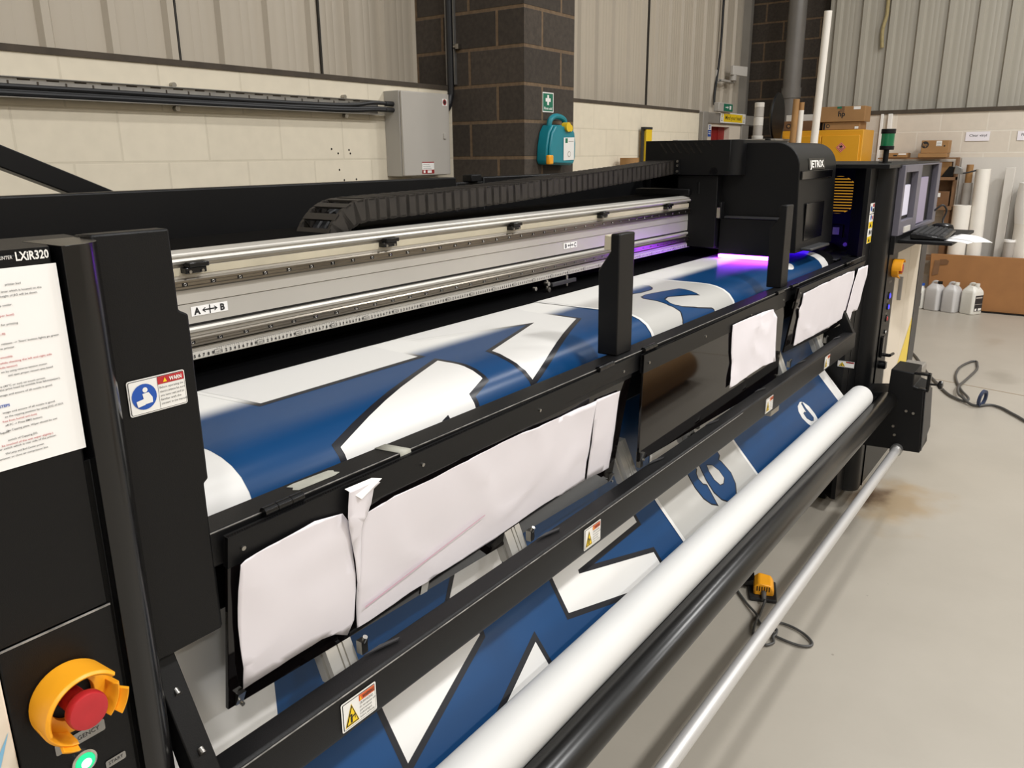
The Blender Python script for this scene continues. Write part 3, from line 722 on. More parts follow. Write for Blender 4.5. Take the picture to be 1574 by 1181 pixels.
# ---------- the printer ----------
PR = thing('wide_format_printer', (2.2,1.3,0), 'long black wide format roll printer with glowing violet lamp', 'printer')
def part(name, mb, mats, parent=None, **k): return mb.build(name, mats, parent or PR, **k)
def arc(cx, cy, r, a0, a1, n=8): return [(cx+r*math.cos(math.radians(a0+(a1-a0)*i/n)), cy+r*math.sin(math.radians(a0+(a1-a0)*i/n))) for i in range(n+1)]

# left cabinet: plan outline with the round front column
b = MB()
b.prism([(-.75,1.9),(-.75,.785),(.360,.785),(.360,.782)] + arc(.366,.815,.043,-98,-2,10) + [(.411,.84),(.417,.84),(.417,1.9)], 'Z', .08, 1.38)
b.prism([(-.75,.935),(-.75,.785),(.340,.785),(.355,.785),(.360,.80),(.415,.84),(.425,.90)], 'Z', 1.38, 1.592)
lc = part('left_cabinet', b, ['black_paint'], bevel=.004)
b = MB()
b.prism([(.411,1.10),(.502,1.10),(.502,1.296),(.508,1.30),(.508,1.50),(.497,1.506),(.497,1.596),(.411,1.596)], 'Y', .818, .842)
b.box(.415,.495,.842,.862,1.3,1.594)
fp = part('end_plate', b, ['black_paint'], bevel=.0025)
b = MB(); b.box(-.74,.352,.779,.786,1.224,1.394); b.box(-.74,.352,.779,.786,1.394,1.588)
part('upper_door', b, ['black_paint'], lc, bevel=.0015)
b = MB(); b.box(.245,.355,.779,.786,.40,1.221); sw = part('switch_panel', b, ['black_paint'], lc, bevel=.0015)
b = MB(); b.box(.246,.354,.7785,.7800,1.2205,1.2222); part('worn_highlight', b, ['worn_highlight'], sw)  # chipped seam edge, its bright highlight painted as a pale strip
b = MB(); b.box(-.74,.243,.777,.786,.10,1.219); dp = part('lower_door', b, ['cream_panel'], lc, bevel=.002)
s = Sign((.10,.7765,1.0),(1,0,0),(0,0,1))
s.poly([(.085,.06),(.125,.10),(.14,.14),(.128,.12),(.10,.09)],0); s.poly([(.06,.02),(.13,.085),(.141,.09),(.08,.035)],0); s.poly([(.02,-.10),(.10,.02),(.13,.05),(.06,-.05)],0)
M('pale_blue','7fb6d6',.5); s.build('door_pattern', ['pale_blue'], dp)
cc_ = MB(); cc_.prism(arc(.366,.815,.0435,-98,-2,14)+[(.4095,.85),(.36,.85)], 'Z', .08, 1.5925); cco = part('corner_column', cc_, ['satin_black'], lc, bevel=.002)


# name strip and instruction sheet
s = Sign((0,.7785,0),(1,0,0),(0,0,1))
s.text('LXiR320', .3505, 1.5826, .0078, 0, 1, w=.0285, align='r', bold=.025); s.text('UV PRINTER', .3192, 1.5846, .0032, 0, 1, w=.0185, align='r')
s.build('model_name', ['white_print'], lc)
s = Sign((0,.7785,0),(1,0,0),(0,0,1)); s.rect(-.10,1.3955,.3555,1.5772,0,1)
ish = s.build('instruction_sheet', ['paper_white'], lc)
def sheetpx(u, v):   # reading positions measured on the sheet
    return None
LINES = [('printer bed',100,215,0),('lever which is located on the',205,232,0),('height of JIG will be down.',187,258,0),('up cooler.',62,320,0),('per level)',68,370,1),('for printing',90,412,0),('1.0)',22,470,1),("release. -> 'Start' button lights go green",293,475,0),('the printer.',72,535,0),('smoothly.',62,580,1),('while checking the left and right side',260,570,1),('media tension)',88,628,1),('on by using reverse tension motor.',240,617,0),('and open proper vacuum area based',265,635,0),('fire (40\u00b0C or not) on touch screen.',230,690,0),('the print head by wrinkle free fabric(wiper).',300,692,0),('image and ensure of all nozzle is good.',262,727,0),('STEPS',50,828,2),('image and ensure of all nozzle is good.',277,805,0),('to the capping position by using JOG of GUI.',318,818,0),('free from humid and dust)',185,873,1),('off PC -> Press EMG button)',210,890,0),('the Capping plate. Wiper should be wet',284,893,0),('liquid.',50,963,0),('switch of Capping JIG.',187,968,0),('be touched of the wet wiper slightly.)',262,967,1),('power switch which is rear side of the printer.',285,980,0),('VN Lamp and Bed Cooler power.',225,1022,0),('compressor or close air compressor line.',243,1038,0)]
SHEET = [(0.322, 1.5622), (0.339, 1.5562), (0.335, 1.5522), (0.312, 1.5442), (0.312, 1.5352), (0.314, 1.5272), (0.302, 1.5192), (0.347, 1.5102), (0.308, 1.5062), (0.305, 1.4982), (0.338, 1.4932), (0.307, 1.4892), (0.333, 1.4852), (0.337, 1.4812), (0.329, 1.4722), (0.342, 1.4692), (0.334, 1.4642), (0.295, 1.4542), (0.334, 1.4482), (0.341, 1.4442), (0.316, 1.4402), (0.32, 1.4362), (0.333, 1.4312), (0.291, 1.4302), (0.314, 1.4222), (0.327, 1.4182), (0.33, 1.4152), (0.318, 1.4102), (0.321, 1.4062)]
s = Sign((0,.7780,0),(1,0,0),(0,0,1))
for (t, u, v, m), (x, z) in zip(LINES, SHEET):
    s.text(t, x, z, .0019 if m < 2 else .0024, m, 2, w=len(t)*.00118 if m < 2 else len(t)*.0018, align='r', bold=.005 if m < 2 else .03)
s.build('printed_text', ['ink_black','red','sign_blue'], ish)

# round handed warning stickers
def figure_sticker(o, u, v, w, h, head, name, parent):
    s = Sign(o, u, v)
    s.rrect(0,0,w,h,h*.07,0); s.rrect(h*.03,h*.03,w-h*.03,h-h*.03,h*.05,2,2); s.rrect(h*.045,h*.045,w-h*.045,h-h*.045,h*.04,0,3)
    cx = w*.26; r = h*.36
    s.disc(cx,h*.5,r,1,4); s.disc(cx+r*.1,h*.5+r*.52,r*.2,0,5)
    s.poly([(cx-r*.15,h*.5+r*.25),(cx+r*.35,h*.5+r*.3),(cx+r*.62,h*.5-r*.15),(cx+r*.6,h*.5-r*.55),(cx-.1*r,h*.5-r*.6),(cx-.1*r,h*.5-r*.1)],0,5)
    s.poly([(cx-r*.7,h*.5-r*.25),(cx-r*.1,h*.5-r*.15),(cx-r*.02,h*.5-r*.62),(cx-r*.62,h*.5-r*.72)],0,6)
    s.rect(w*.505,h*.05,w*.51,h*.95,2,4); s.rect(w*.51,h*.74,w-h*.05,h*.955,3,4)
    s.poly([(w*.60,h*.78),(w*.67,h*.78),(w*.635,h*.91)],4,5)
    s.text(head, w*.82, h*.79, h*.11, 0, 5, w=w*.22, align='c', bold=.03)
    for i, t in enumerate(('Before operating the','device please be sure','you have read and be','familiar with the','content in the manual.')):
        s.text(t, w*.53, h*(.62-.115*i), h*.06, 2, 5, w=w*.021*len(t))
    return s.build(name, ['white_print','sign_blue','ink_black','red','sign_yellow'], parent)
figure_sticker((.424,.8168,1.3995),(1,0,0),(0,0,1),.0685,.040,'WARN','notice_sticker',fp)
def hazard_sticker(o, u, v, w, h, parent, hdr='orange_hdr', words=True):
    s = Sign(o, u, v)
    s.rrect(0,0,w,h,h*.06,0); s.rrect(h*.05,h*.05,w-h*.05,h-h*.05,h*.03,2,2); s.rrect(h*.07,h*.07,w-h*.07,h-h*.07,h*.02,0,3)
    s.poly([(w*.07,h*.12),(w*.47,h*.12),(w*.27,h*.84)],1,4); s.poly([(w*.09,h*.15),(w*.45,h*.15),(w*.27,h*.80)],2,5); s.poly([(w*.125,h*.195),(w*.415,h*.195),(w*.27,h*.72)],1,6)
    s.disc(w*.235,h*.47,h*.045,2,7); s.rect(w*.215,h*.22,w*.265,h*.42,2,7); s.poly([(w*.25,h*.36),(w*.255,h*.42),(w*.345,h*.46),(w*.345,h*.42)],2,7); s.rect(w*.335,h*.3,w*.35,h*.52,2,7)
    s.rect(w*.49,h*.72,w-h*.08,h*.93,3,4); s.poly([(w*.505,h*.76),(w*.56,h*.76),(w*.5325,h*.89)],1,5)
    s.text('WARNING', w*.755, h*.765, h*.12, 2, 6, w=w*.34, align='c', bold=.02)
    if words:
        for i, t in enumerate(('CRUSH HAZARD.','Do not operate with','guard removed.','Lockout/tagout','before servicing.')):
            s.text(t, w*.50, h*(.60-.115*i), h*(.085 if i == 0 else .075), 2, 5, w=w*.0245*len(t)*(1.25 if i == 0 else 1))
    return s.build('warning_sticker', ['white_print','sign_yellow','ink_black',hdr], parent)

# emergency stop on the left switch panel
es = MB(); EO = (.2985,.779,1.143); D = (0,-1,0); U = (1,0,0)      # arc angle runs from +x towards -z for this axis, so up is -90
def guard(parent, o, sc=1, mat='yellow_guard'):
    b = MB()
    up = (0,0,1)
    # angles measured from +z (up) turning to the picture right
    def aw(prof, a0, a1): b.arcwall(o, (0,-1,0), up, [(r*sc,h*sc) for r, h in prof], math.radians(a0), math.radians(a1))
    b.lathe(o, (0,-1,0), [(.024*sc,.001),(.042*sc,.001),(.042*sc,.006*sc),(.036*sc,.010*sc),(.024*sc,.010*sc),(.024*sc,.001)], n=40)
    aw([(.037,.004),(.043,.004),(.0445,.044),(.0415,.047),(.0385,.044)], -50, 100)
    aw([(.037,.004),(.043,.004),(.0445,.030),(.0415,.034),(.0385,.030)], 98, 165)
    aw([(.040,.022),(.044,.022),(.049,.036),(.046,.039)], 142, 165)
    aw([(.037,.004),(.043,.004),(.0445,.026),(.0415,.030),(.0385,.026)], 222, 275)
    aw([(.040,.018),(.044,.018),(.052,.032),(.049,.036)], 230, 264)
    g = b.build('guard', [mat], parent, bevel=.0015)
    return g
b = MB(); b.lathe(EO,(0,-1,0),[(.012,0),(.012,.025),(.016,.027),(.0195,.033),(.0200,.039),(.0185,.0425),(.014,.0435),(.006,.0430),(0,.0428)],n=40)
est = part('emergency_stop', b, ['red'], lc); lab(est, 'red emergency stop mushroom button in a yellow guard')
guard(lc, EO, .92)
s = Sign((.277,.7784,1.0835),(1,0,0),(0,0,1)); s.rrect(0,0,.051,.0135,.002,0); s.text('EMERGENCY',.0255,.0045,.005,1,2,align='c')
s.build('button_plate', ['galv','ink_black'], lc)
b = MB(); b.lathe((.301,.779,1.062),(0,-1,0),[(.013,0),(.013,.004),(.0105,.005),(.0105,0)],n=32); part('bezel', b, ['alu_bright'], lc)
b = MB(); b.lathe((.301,.779,1.062),(0,-1,0),[(.0104,.002),(.0100,.0055),(.006,.0075),(.0055,.0076)],n=32); b.lathe((.301,.779,1.062),(0,-1,0),[(.0055,.0076),(.0,.008)],n=24,m=1); gb = part('start_button', b, ['led_green','led_white'], lc); lab(gb,'lit green start button')
s = Sign((.322,.7784,1.036),(1,0,0),(0,0,1)); s.rrect(0,0,.022,.009,.002,0); s.text('START',.011,.003,.004,1,2,align='c'); s.build('button_plate', ['galv','ink_black'], lc)

# front beam
b = MB(); b.box(.411,3.80,.8205,.868,1.182,1.229); b.box(.411,.505,.8205,.868,1.10,1.184); b.box(.42,3.78,.872,.90,1.088,1.20); fb = part('front_beam', b, ['black_paint'], bevel=.003)
b = MB(); b.box(.413,3.79,.8198,.8212,1.2278,1.2289); part('edge_highlight_wear', b, ['worn_highlight'], fb)  # highlight along the beam's front edge, painted as a pale strip
b = MB(); b.box(.42,3.78,.88,.90,.55,1.10); 
# cover posts
POSTYZ = [(.84,1.229),(.889,1.229),(.891,1.422),(.862,1.464),(.862,1.502),(.84,1.502)]
po = MB(); po.prism(POSTYZ,'X',1.561,1.633); p1 = part('cover_post', po, ['black_paint'], bevel=.003)
p2 = copy_at(p1, (1.142,0,0), PR)
b = MB(); b.hexa([(1.563,.862,1.465),(1.60,.862,1.465),(1.60,.880,1.466),(1.563,.880,1.466),(1.563,.862,1.496),(1.60,.862,1.496),(1.60,.879,1.499),(1.563,.879,1.499)])
lab(part('foam_pad', b, ['glue'], p1, bevel=.002), 'cream foam pad on the post')
# smoked hinged covers
def planar(c):
    c = [Vector(q) for q in c]; m = sum(c, Vector())/4
    n = ((c[1]-c[0]).cross(c[3]-c[0]) + (c[3]-c[2]).cross(c[1]-c[2])).normalized()
    if n.y > 0: n = -n
    return [q - n*n.dot(q-m) for q in c], n, m
COV = {}
def cover(k, c, label, screws, hinges, latches):
    q, n, m = planar(c); th = .006
    b = MB(); f = q; bk = [p - n*th for p in q]
    b.hexa([f[3],f[2],bk[2],bk[3],f[0],f[1],bk[1],bk[0]])
    cv = part('hinged_cover', b, ['smoked_acrylic'], bevel=.0008, merge='recalc'); lab(cv, label)
    COV[k] = (q, n, m)
    # rigid top rail of the cover
    def at(s, t): return (q[0]*(1-s)+q[1]*s)*(1-t) + (q[3]*(1-s)+q[2]*s)*t
    b = MB(); a = [at(0,.0),at(1,.0),at(1,.165),at(0,.165)]
    b.hexa([a[3]+n*.0005,a[2]+n*.0005,a[2]-n*.009,a[3]-n*.009,a[0]+n*.0005,a[1]+n*.0005,a[1]-n*.009,a[0]-n*.009]) 
    part('hinge_rail', b, ['black_paint'], cv, merge='recalc')
    for s_ in screws:
        b = MB(); p = at(s_, .085); b.cyl(p+n*.0005, p+n*.003, .0032, n=12); part('screw', b, ['steel_bolt'], cv)
    for s_ in hinges:
        b = MB(); p = at(s_, 0)
        d = (q[1]-q[0]).normalized(); z0 = Vector((p.x, .817, 1.229))
        for i, (a0, a1) in enumerate(((-.032,-.012),(-.011,.011),(.012,.032))): b.cyl(z0+d*a0, z0+d*a1, .0068, n=16)
        part('hinge', b, ['black_gloss'], cv)
    for s_, t_ in latches:
        b = MB(); p = at(s_, t_); u = (q[1]-q[0]).normalized(); w = (q[3]-q[0]).normalized()
        o = [p-u*.006-w*.018+n*.001, p+u*.006-w*.018+n*.001, p+u*.006+w*.004+n*.001, p-u*.006+w*.004+n*.001]
        b.hexa([o[3],o[2],o[2]-n*.012,o[3]-n*.012,o[0]+n*.006,o[1]+n*.006,o[1]-n*.012,o[0]-n*.012]); b.cyl(p+n*.004, p+n*.009, .003, n=10)
        part('latch', b, ['steel_bolt'], cv, merge='recalc')
    return cv
c1 = cover(1, [(.515,.811,1.223),(1.612,.812,1.223),(1.612,.879,.902),(.515,.843,.954)], 'smoked cover nearest the left cabinet, papered over', (.02,.33,.64,.955), (.086,.87), ((.016,.985),(.992,.985)))
c2 = cover(2, [(1.632,.812,1.222),(2.70,.812,1.222),(2.70,.829,.909),(1.632,.804,.957)], 'smoked middle cover mirroring the floor', (.025,.345,.68,.975), (.045,.93), ((.012,.985),(.99,.985)))
c3 = cover(3, [(2.75,.789,1.226),(3.66,.789,1.222),(3.66,.826,.955),(2.75,.826,.998)], 'smoked cover nearest the console, papered over', (.025,.5,.975), (.03,.8), ((.015,.3),(.99,.985)))

# lower guide bar with arms and support profiles
b = MB(); b.prism([(.766,.868),(.762,.878),(.762,.9375),(.766,.942),(.803,.942),(.803,.868)],'X',.43,3.515)
gb = part('guide_bar', b, ['black_paint'], bevel=.002)
b = MB(); b.box(.43,2.2,.7614,.7626,.9366,.9380); part('edge_highlight_wear', b, ['worn_highlight'], gb)  # worn white bar edge with its highlight put into the colour
b = MB(); b.prism([(.766,.868),(.762,.878),(.762,.934),(.770,.944),(.78,.944),(.78,.868)],'X',3.515,3.522); part('bar_end_cap', b, ['rubber'], gb, bevel=.002)
arm = MB(); arm.prism([(.850,1.10),(.882,1.10),(.80,.92),(.766,.94)],'X',.418,.449)
ar = part('bar_arm', arm, ['black_dark'], bevel=.002)
for y, z in ((.824,1.045),(.786,.978)):
    d_ = Vector((0,-.85,-.5)); p = Vector((.434,y-.002,z)); b = MB(); b.cyl(p-d_*.004, p+d_*.004, .004, n=14); part('screw', b, ['steel_bolt'], ar)
copy_at(ar, (3.07,0,0), PR)
for (w_, x_) in ((.068,.632),(.068,1.297),(.07,1.86),(.07,2.40),(.072,3.055)):
    y_ = .7612
    hazard_sticker((x_,y_,.879),(1,0,0),(0,0,1),w_,.048,gb) if x_ not in (1.86,) else None
def extr(x):
    b = MB(); d = .038
    # 45 mm grooved aluminium profile leaning back
    prof = [(0,0),(.021,0),(.021,.004),(.024,.004),(.024,0),(.031,0),(.031,.004),(.034,.004),(.034,0),(.050,0),(.050,d*.3),(.046,d*.3),(.046,d*.5),(.050,d*.5),(.050,d),(0,d),(0,d*.5),(.004,d*.5),(.004,d*.3),(0,d*.3)]
    n = len(prof); lo = Vector((x,.829,.888)); hi = Vector((x,.874,.990))
    vs = [lo+Vector((u,v,0)) for u, v in prof] + [hi+Vector((u,v,0)) for u, v in prof]
    fs = [(i,(i+1)%n,(i+1)%n+n,i+n) for i in range(n)]
    b.mesh(vs, fs); b.face([lo+Vector((0,0,0)),lo+Vector((.050,0,0)),lo+Vector((.050,d,0)),lo+Vector((0,d,0))]); b.face([hi+Vector((0,0,0)),hi+Vector((.050,0,0)),hi+Vector((.050,d,0)),hi+Vector((0,d,0))])
    return b
for x in (.689,1.153,1.632,1.985,2.375,2.805,3.275):
    e = part('support_profile', extr(x), ['alu_soft'], merge='recalc')
    b = MB(); b.box(x-.012,x+.057,.80,.85,.944,.949) if False else b.box(x-.006,x+.056,.812,.842,.885,.905); part('foot_bracket', b, ['black_dark'], e, bevel=.002)
    b = MB(); b.cyl((x+.058,.834,.938),(x+.058,.828,.950),.004,n=12); b.box(x+.051,x+.064,.830,.842,.92,.942); part('clamp_screw', b, ['steel_bolt'], e)
    b = MB(); b.hexa([(x+.026,.799,.944),(x+.060,.799,.944),(x+.094,.788,.944),(x+.086,.786,.944),(x+.026,.799,.9465),(x+.060,.799,.9465),(x+.094,.788,.9465),(x+.086,.786,.9465)]); part('sensor_plate', b, ['graphite'], e)
b = MB(); b.box(2.47,2.55,.764,.81,.852,.869); lab(part('joint_plate', b, ['alu'], gb), 'bare metal plate under the bar')

# media guide (black curved apron under the banner), bed and gantry foot
b = MB()
prof = [(1.45,1.250),(1.08,1.250),(1.04,1.2498),(1.012,1.2485),(.987,1.244),(.965,1.2365),(.946,1.2235),(.932,1.205),(.923,1.182),(.921,1.15),(.921,.80),(.95,.78),(1.45,.78)]
b.prism(prof,'X',.50,3.74); part('print_bed', b, ['black_dark'], sharp=50)
b = MB(); b.box(.50,3.78,1.298,1.62,1.2562,1.2585); b.box(.50,3.78,1.45,1.70,.5,1.296); part('gantry_base', b, ['void_black'])
b = MB(); b.box(-.7,4.9,1.02,1.12,.04,.16); b.box(-.4,-.3,.9,1.8,0,.06); b.box(3.9,4.0,.9,1.8,0,.06); b.box(4.85,4.95,.9,1.8,0,.06); part('base_frame', b, ['black_dark'], bevel=.004)
# gantry beam profile (y, z)
b = MB()
g = [(1.369,1.296),(1.369,1.318),(1.372,1.318),(1.372,1.346),(1.366,1.350),(1.364,1.355),(1.366,1.359),(1.380,1.360),(1.380,1.366),(1.369,1.366),(1.369,1.4040),(1.372,1.4045),(1.372,1.4056),(1.3675,1.406),(1.369,1.425),(1.369,1.4735),(1.374,1.474),(1.374,1.479),(1.362,1.481),(1.358,1.486),(1.360,1.4900),(1.366,1.491),(1.362,1.4945),(1.368,1.4965),(1.370,1.499),(1.378,1.501),(1.386,1.503),(1.398,1.503),(1.402,1.498),(1.60,1.498),(1.60,1.296)]
b.prism(g,'X',.60,4.05,0); ga = part('gantry_beam', b, ['alu_soft'], sharp=25)
b = MB(); b.box(.60,4.05,1.403,1.62,1.485,1.5005); part('beam_top_cover', b, ['void_black'], ga)
b = MB(); b.box(.60,4.05,1.3745,1.3800,1.3605,1.3655); part('slot_seal', b, ['rubber'], ga)
b = MB(); b.box(.60,4.05,1.3672,1.370,1.4585,1.473); part('glue_strip', b, ['glue'], ga)
def rail(z0, z1, first, n, nm):
    b = MB(); ym = (z0+z1)/2
    b.prism([(1.370,z0),(1.361,z0),(1.359,z0+.003),(1.359,z0+.0065),(1.3615,z0+.008),(1.3615,z1-.008),(1.359,z1-.0065),(1.359,z1-.003),(1.361,z1),(1.370,z1)],'X',.62,4.0)
    r = part('linear_rail', b, ['rail_steel'], ga, sharp=30)
    sc = MB(); x = first
    sc.lathe((x,1.3613,ym),(0,-1,0),[(.0,.0006),(.0058,.0006),(.0062,.0)],n=14); sc.lathe((x,1.3613,ym),(0,-1,0),[(.0016,.0007),(.0022,.0012),(.0030,.0007)],n=12,m=1)
    s0 = part('rail_screw', sc, ['screw_dark'], r) if False else sc.build('rail_screw', ['window_dark','steel_bolt'], r)
    for i in range(1, n): copy_at(s0, (.0603*i,0,0), r)
    return r
rail(1.432,1.453,.845,43,'u'); rail(1.322,1.342,.846,43,'l')
b = MB(); b.box(.62,3.9,1.3668,1.369,1.2975,1.3125); ru = part('ruler', b, ['ruler_face'], ga)
s = Sign((.9,1.3664,1.2975),(1,0,0),(0,0,1)); 
s.rect(-.28,.0146,2.56,.0151,0,1)
for i in range(0, 2600, 5):
    x = i/1000
    if x > 2.55: break
    s.rect(x-.00025,.0118 if i % 10 else .0102,x+.00025,.0148,0,1)
for i in range(-20, 256):
    x = i/100; 
    if i % 10 == 0:
        s.rect(x-.0068,.0015,x+.0068,.0104,0,1); s.rect(x-.0058,.0023,x+.0058,.0096,1,2); s.text(str((i//10+2)*10), x, .0037, .0042, 0, 3, align='c', w=.0085)
    else: s.text(str(i % 10), x, .0028, .0062, 0, 2, align='c', bold=.04)
s.build('ruler_marks', ['ink_black','ruler_face'], ru)
for x in (.843,1.357,1.867,2.377,2.883):
    b = MB(); b.box(x,x+.044,1.350,1.369,1.463,1.474); b.box(x+.006,x+.048,1.346,1.366,1.474,1.483); sn = part('limit_sensor', b, ['black_gloss'], ga, bevel=.0015)
    for dx in (.008,.034):
        b = MB(); b.cyl((x+dx,1.351,1.4665),(x+dx,1.347,1.4665),.003,n=10); part('screw', b, ['steel_bolt'], sn)
for x, a, c in ((.855,'A','B'),(2.172,'B','C'),(3.372,'C','D')):
    s = Sign((x,1.3683,1.3795),(1,0,0),(0,0,1)); s.rect(0,0,.080,.0185,0); s.text(a,.0125,.003,.0128,1,2,align='c',bold=.045); s.text(c,.068,.003,.0128,1,2,align='c',bold=.045)
    s.rect(.026,.0079,.054,.0105,1,2); s.rect(.0387,.001,.0412,.0175,1,2)
    s.poly([(.023,.0092),(.030,.0143),(.031,.0128),(.026,.0092),(.031,.0056),(.030,.0041)],1,2); s.poly([(.057,.0092),(.050,.0141),(.049,.0128),(.054,.0092),(.049,.0056),(.050,.0043)],1,2)
    s.build('direction_label', ['paper_white','ink_black'], ga)
# small sensor bracket under the rail
b = MB(); b.cyl((2.064,1.36,1.258),(2.064,1.36,1.296),.004,n=10); b.cyl((2.064,1.352,1.284),(2.064,1.368,1.284),.007,n=12); b.cyl((2.18,1.36,1.262),(2.18,1.36,1.296),.004,n=10)
b.cyl((2.064,1.35,1.266),(2.064,1.36,1.266),.008,n=12); b.cyl((1.99,1.36,1.279),(1.99,1.35,1.279),.006,n=12); sb = part('rod_bracket', b, ['steel_bolt'], ga)
b = MB(); b.box(2.085,2.225,1.352,1.362,1.272,1.284); part('arm_plate', b, ['graphite'], sb, bevel=.001)

# cable chain
def chain():
    pts = []
    top = [(3.12,1.617),(2.85,1.601),(2.55,1.587),(2.25,1.572),(1.95,1.559),(1.65,1.551),(1.45,1.547),(1.375,1.545)]
    for p, q in zip(top, top[1:]):
        for i in range(6): pts.append((p[0]+(q[0]-p[0])*i/6, p[1]+(q[1]-p[1])*i/6))
    pts.append(top[-1])
    cx, cz, r = 1.375, 1.433, .112
    for i in range(1, 17):
        t = math.radians(90 + 180*i/16); pts.append((cx+r*math.cos(t), cz+r*math.sin(t)))
    for i in range(1, 30): pts.append((cx+.05*i, cz-r))
    # resample at link pitch
    out = [Vector((pts[0][0],pts[0][1]))]; acc = 0; L = .0355
    for p, q in zip(pts, pts[1:]):
        p = Vector(p); q = Vector(q); d = (q-p).length; pos = 0
        while acc + d - pos >= L:
            pos += L - acc; acc = 0; out.append(p + (q-p)*(pos/d))
        acc += d - pos
    b = MB(); y0, y1 = 1.425, 1.535
    for i, (p, q) in enumerate(zip(out, out[1:])):
        t = (q-p).normalized(); nrm = Vector((-t.y, t.x))
        h = .026
        for (ya, yb, ext, hh) in ((y0,y0+.008,.006,h),(y1-.008,y1,.006,h),(y0+.003,y0+.011,-.004,h*.9),(y1-.011,y1-.003,-.004,h*.9)):
            a = p - t*ext; c = q + t*ext
            k = [a-nrm*hh, c-nrm*hh, c+nrm*hh, a+nrm*hh]
            b.prism([(v.x, v.y) for v in k], 'Y', ya, yb)
        for sgn in (1, -1):
            a = p + t*.008; c = q - t*.008
            k = [a+nrm*sgn*(h-.004), c+nrm*sgn*(h-.004), c+nrm*sgn*(h+.001), a+nrm*sgn*(h+.001)]
            b.prism([(v.x, v.y) for v in k], 'Y', y0, y1)
    return b, out
cb, cpts = chain()
ch = part('cable_chain', cb, ['chain_black'], merge='recalc')
b = MB()
for yy in (1.455,1.48,1.505): b.tube([(p.x, yy, p.y) for p in cpts[::3]], .011, n=8, sub=3)
part('chain_cables', b, ['cable_black'], ch)

# rear cover and brace
b = MB(); b.box(-.75,2.29,1.9,1.95,.4,1.593); b.box(2.45,4.9,1.9,1.95,.4,1.590); b.box(2.29,2.45,1.9,1.94,.4,1.575); rc_ = part('rear_cover', b, ['black_paint'], bevel=.004)
b = MB(); b.box(2.36,2.42,1.885,1.93,1.575,1.60); part('coupling', b, ['black_dark'], rc_, bevel=.003)
b = MB(); b.prism([(.30,2.002),(1.32,1.540),(1.25,1.515),(.25,1.958)],'Y',2.28,2.33); b.box(1.20,1.30,2.28,2.34,.0,1.56); b.box(-.6,-.5,2.28,2.34,0,2.3); part('rear_brace', b, ['black_paint'], bevel=.003)
b = MB(); b.box(.7,3.2,1.66,1.80,1.40,1.42); b.box(1.85,1.92,1.62,1.70,1.42,1.47); b.box(2.02,2.10,1.62,1.70,1.42,1.46); part('chain_tray', b, ['void_black'])

# print carriage
b = MB()
b.prism([(1.42,1.29),(1.42,1.706)] + arc(1.045,1.612,.094,90,180,9) + [(.945,1.44),(.940,1.292)], 'X', 3.17, 3.68)
ca = part('print_carriage', b, ['black_paint'], bevel=.003, sharp=30)
b = MB(); b.prism(arc(3.142,1.20,.04,180,270,6)+[(3.30,1.16),(3.66,1.16),(3.66,1.56),(3.10,1.56),(3.10,1.20)],'Z',1.586,1.718); rb = part('electronics_box', b, ['black_paint'], ca, bevel=.003)
b = MB()
for i in range(8):
    y = 1.500 - i*.030
    zt = 1.709; L = .040 if i < 6 else .012
    b.hexa([(3.0992,y-.030*L/.04,zt-L),(3.0996,y-.030*L/.04-.010,zt-L),(3.103,y-.030*L/.04-.010,zt-L),(3.103,y-.030*L/.04,zt-L),(3.0992,y,zt),(3.0996,y-.010,zt),(3.103,y-.010,zt),(3.103,y,zt)])
part('vent_slot', b, ['window_dark'], rb, merge='recalc')
b = MB(); b.cyl((3.098,1.262,1.60),(3.101,1.262,1.60),.016,n=20); part('cable_port', b, ['window_dark'], rb)
b = MB(); b.box(3.088,3.10,1.405,1.55,1.588,1.645)
for z in (1.60,1.622,1.638): b.cyl((3.083,1.410,z),(3.09,1.410,z),.005,n=10,m=1)
part('chain_anchor', b, ['black_dark','steel_bolt'], ca)
b = MB(); b.box(3.15,3.20,1.007,1.244,1.275,1.418); lb = part('lamp_housing', b, ['black_paint'], ca, bevel=.003)
b = MB(); b.box(3.145,3.20,1.005,1.225,1.4185,1.4265); part('housing_ledge', b, ['graphite'], ca, bevel=.001)
b = MB(); b.hexa([(3.152,1.03,1.259),(3.20,1.03,1.259),(3.20,1.243,1.259),(3.152,1.243,1.259),(3.1485,1.03,1.273),(3.20,1.03,1.273),(3.20,1.243,1.273),(3.1485,1.243,1.273)]); uv = part('curing_lamp', b, ['uv_core'], ca, bevel=.002); lab(uv, 'glowing violet curing lamp')
b = MB(); b.box(3.655,3.69,1.03,1.24,1.262,1.275); part('curing_lamp', b, ['uv_blue'], ca, bevel=.002)
b = MB(); b.box(3.165,3.172,.972,.998,1.39,1.435); part('white_tab', b, ['white_print'], ca)
b = MB(); b.box(3.12,3.17,1.25,1.42,1.30,1.585); b.box(3.135,3.17,1.235,1.25,1.415,1.48); b.box(3.10,3.16,1.36,1.60,1.505,1.53); b.cyl((3.13,1.33,1.51),(3.13,1.33,1.56),.012,n=12); part('slide_block', b, ['black_dark'], ca, bevel=.003)
b = MB(); b.box(3.115,3.125,1.232,1.245,1.42,1.46); part('slide_pin', b, ['alu'], ca)
b = MB(); b.box(3.262,3.505,.9375,.9425,1.332,1.476); part('front_window', b, ['window_dark'], ca, bevel=.002)
b = MB(); b.box(3.24,3.50,.90,.945,1.296,1.306); part('front_lip', b, ['graphite'], ca, bevel=.003)
b = MB(); b.box(3.185,3.60,.9420,.952,1.568,1.600); part('grip_recess', b, ['window_dark'], ca, bevel=.002)
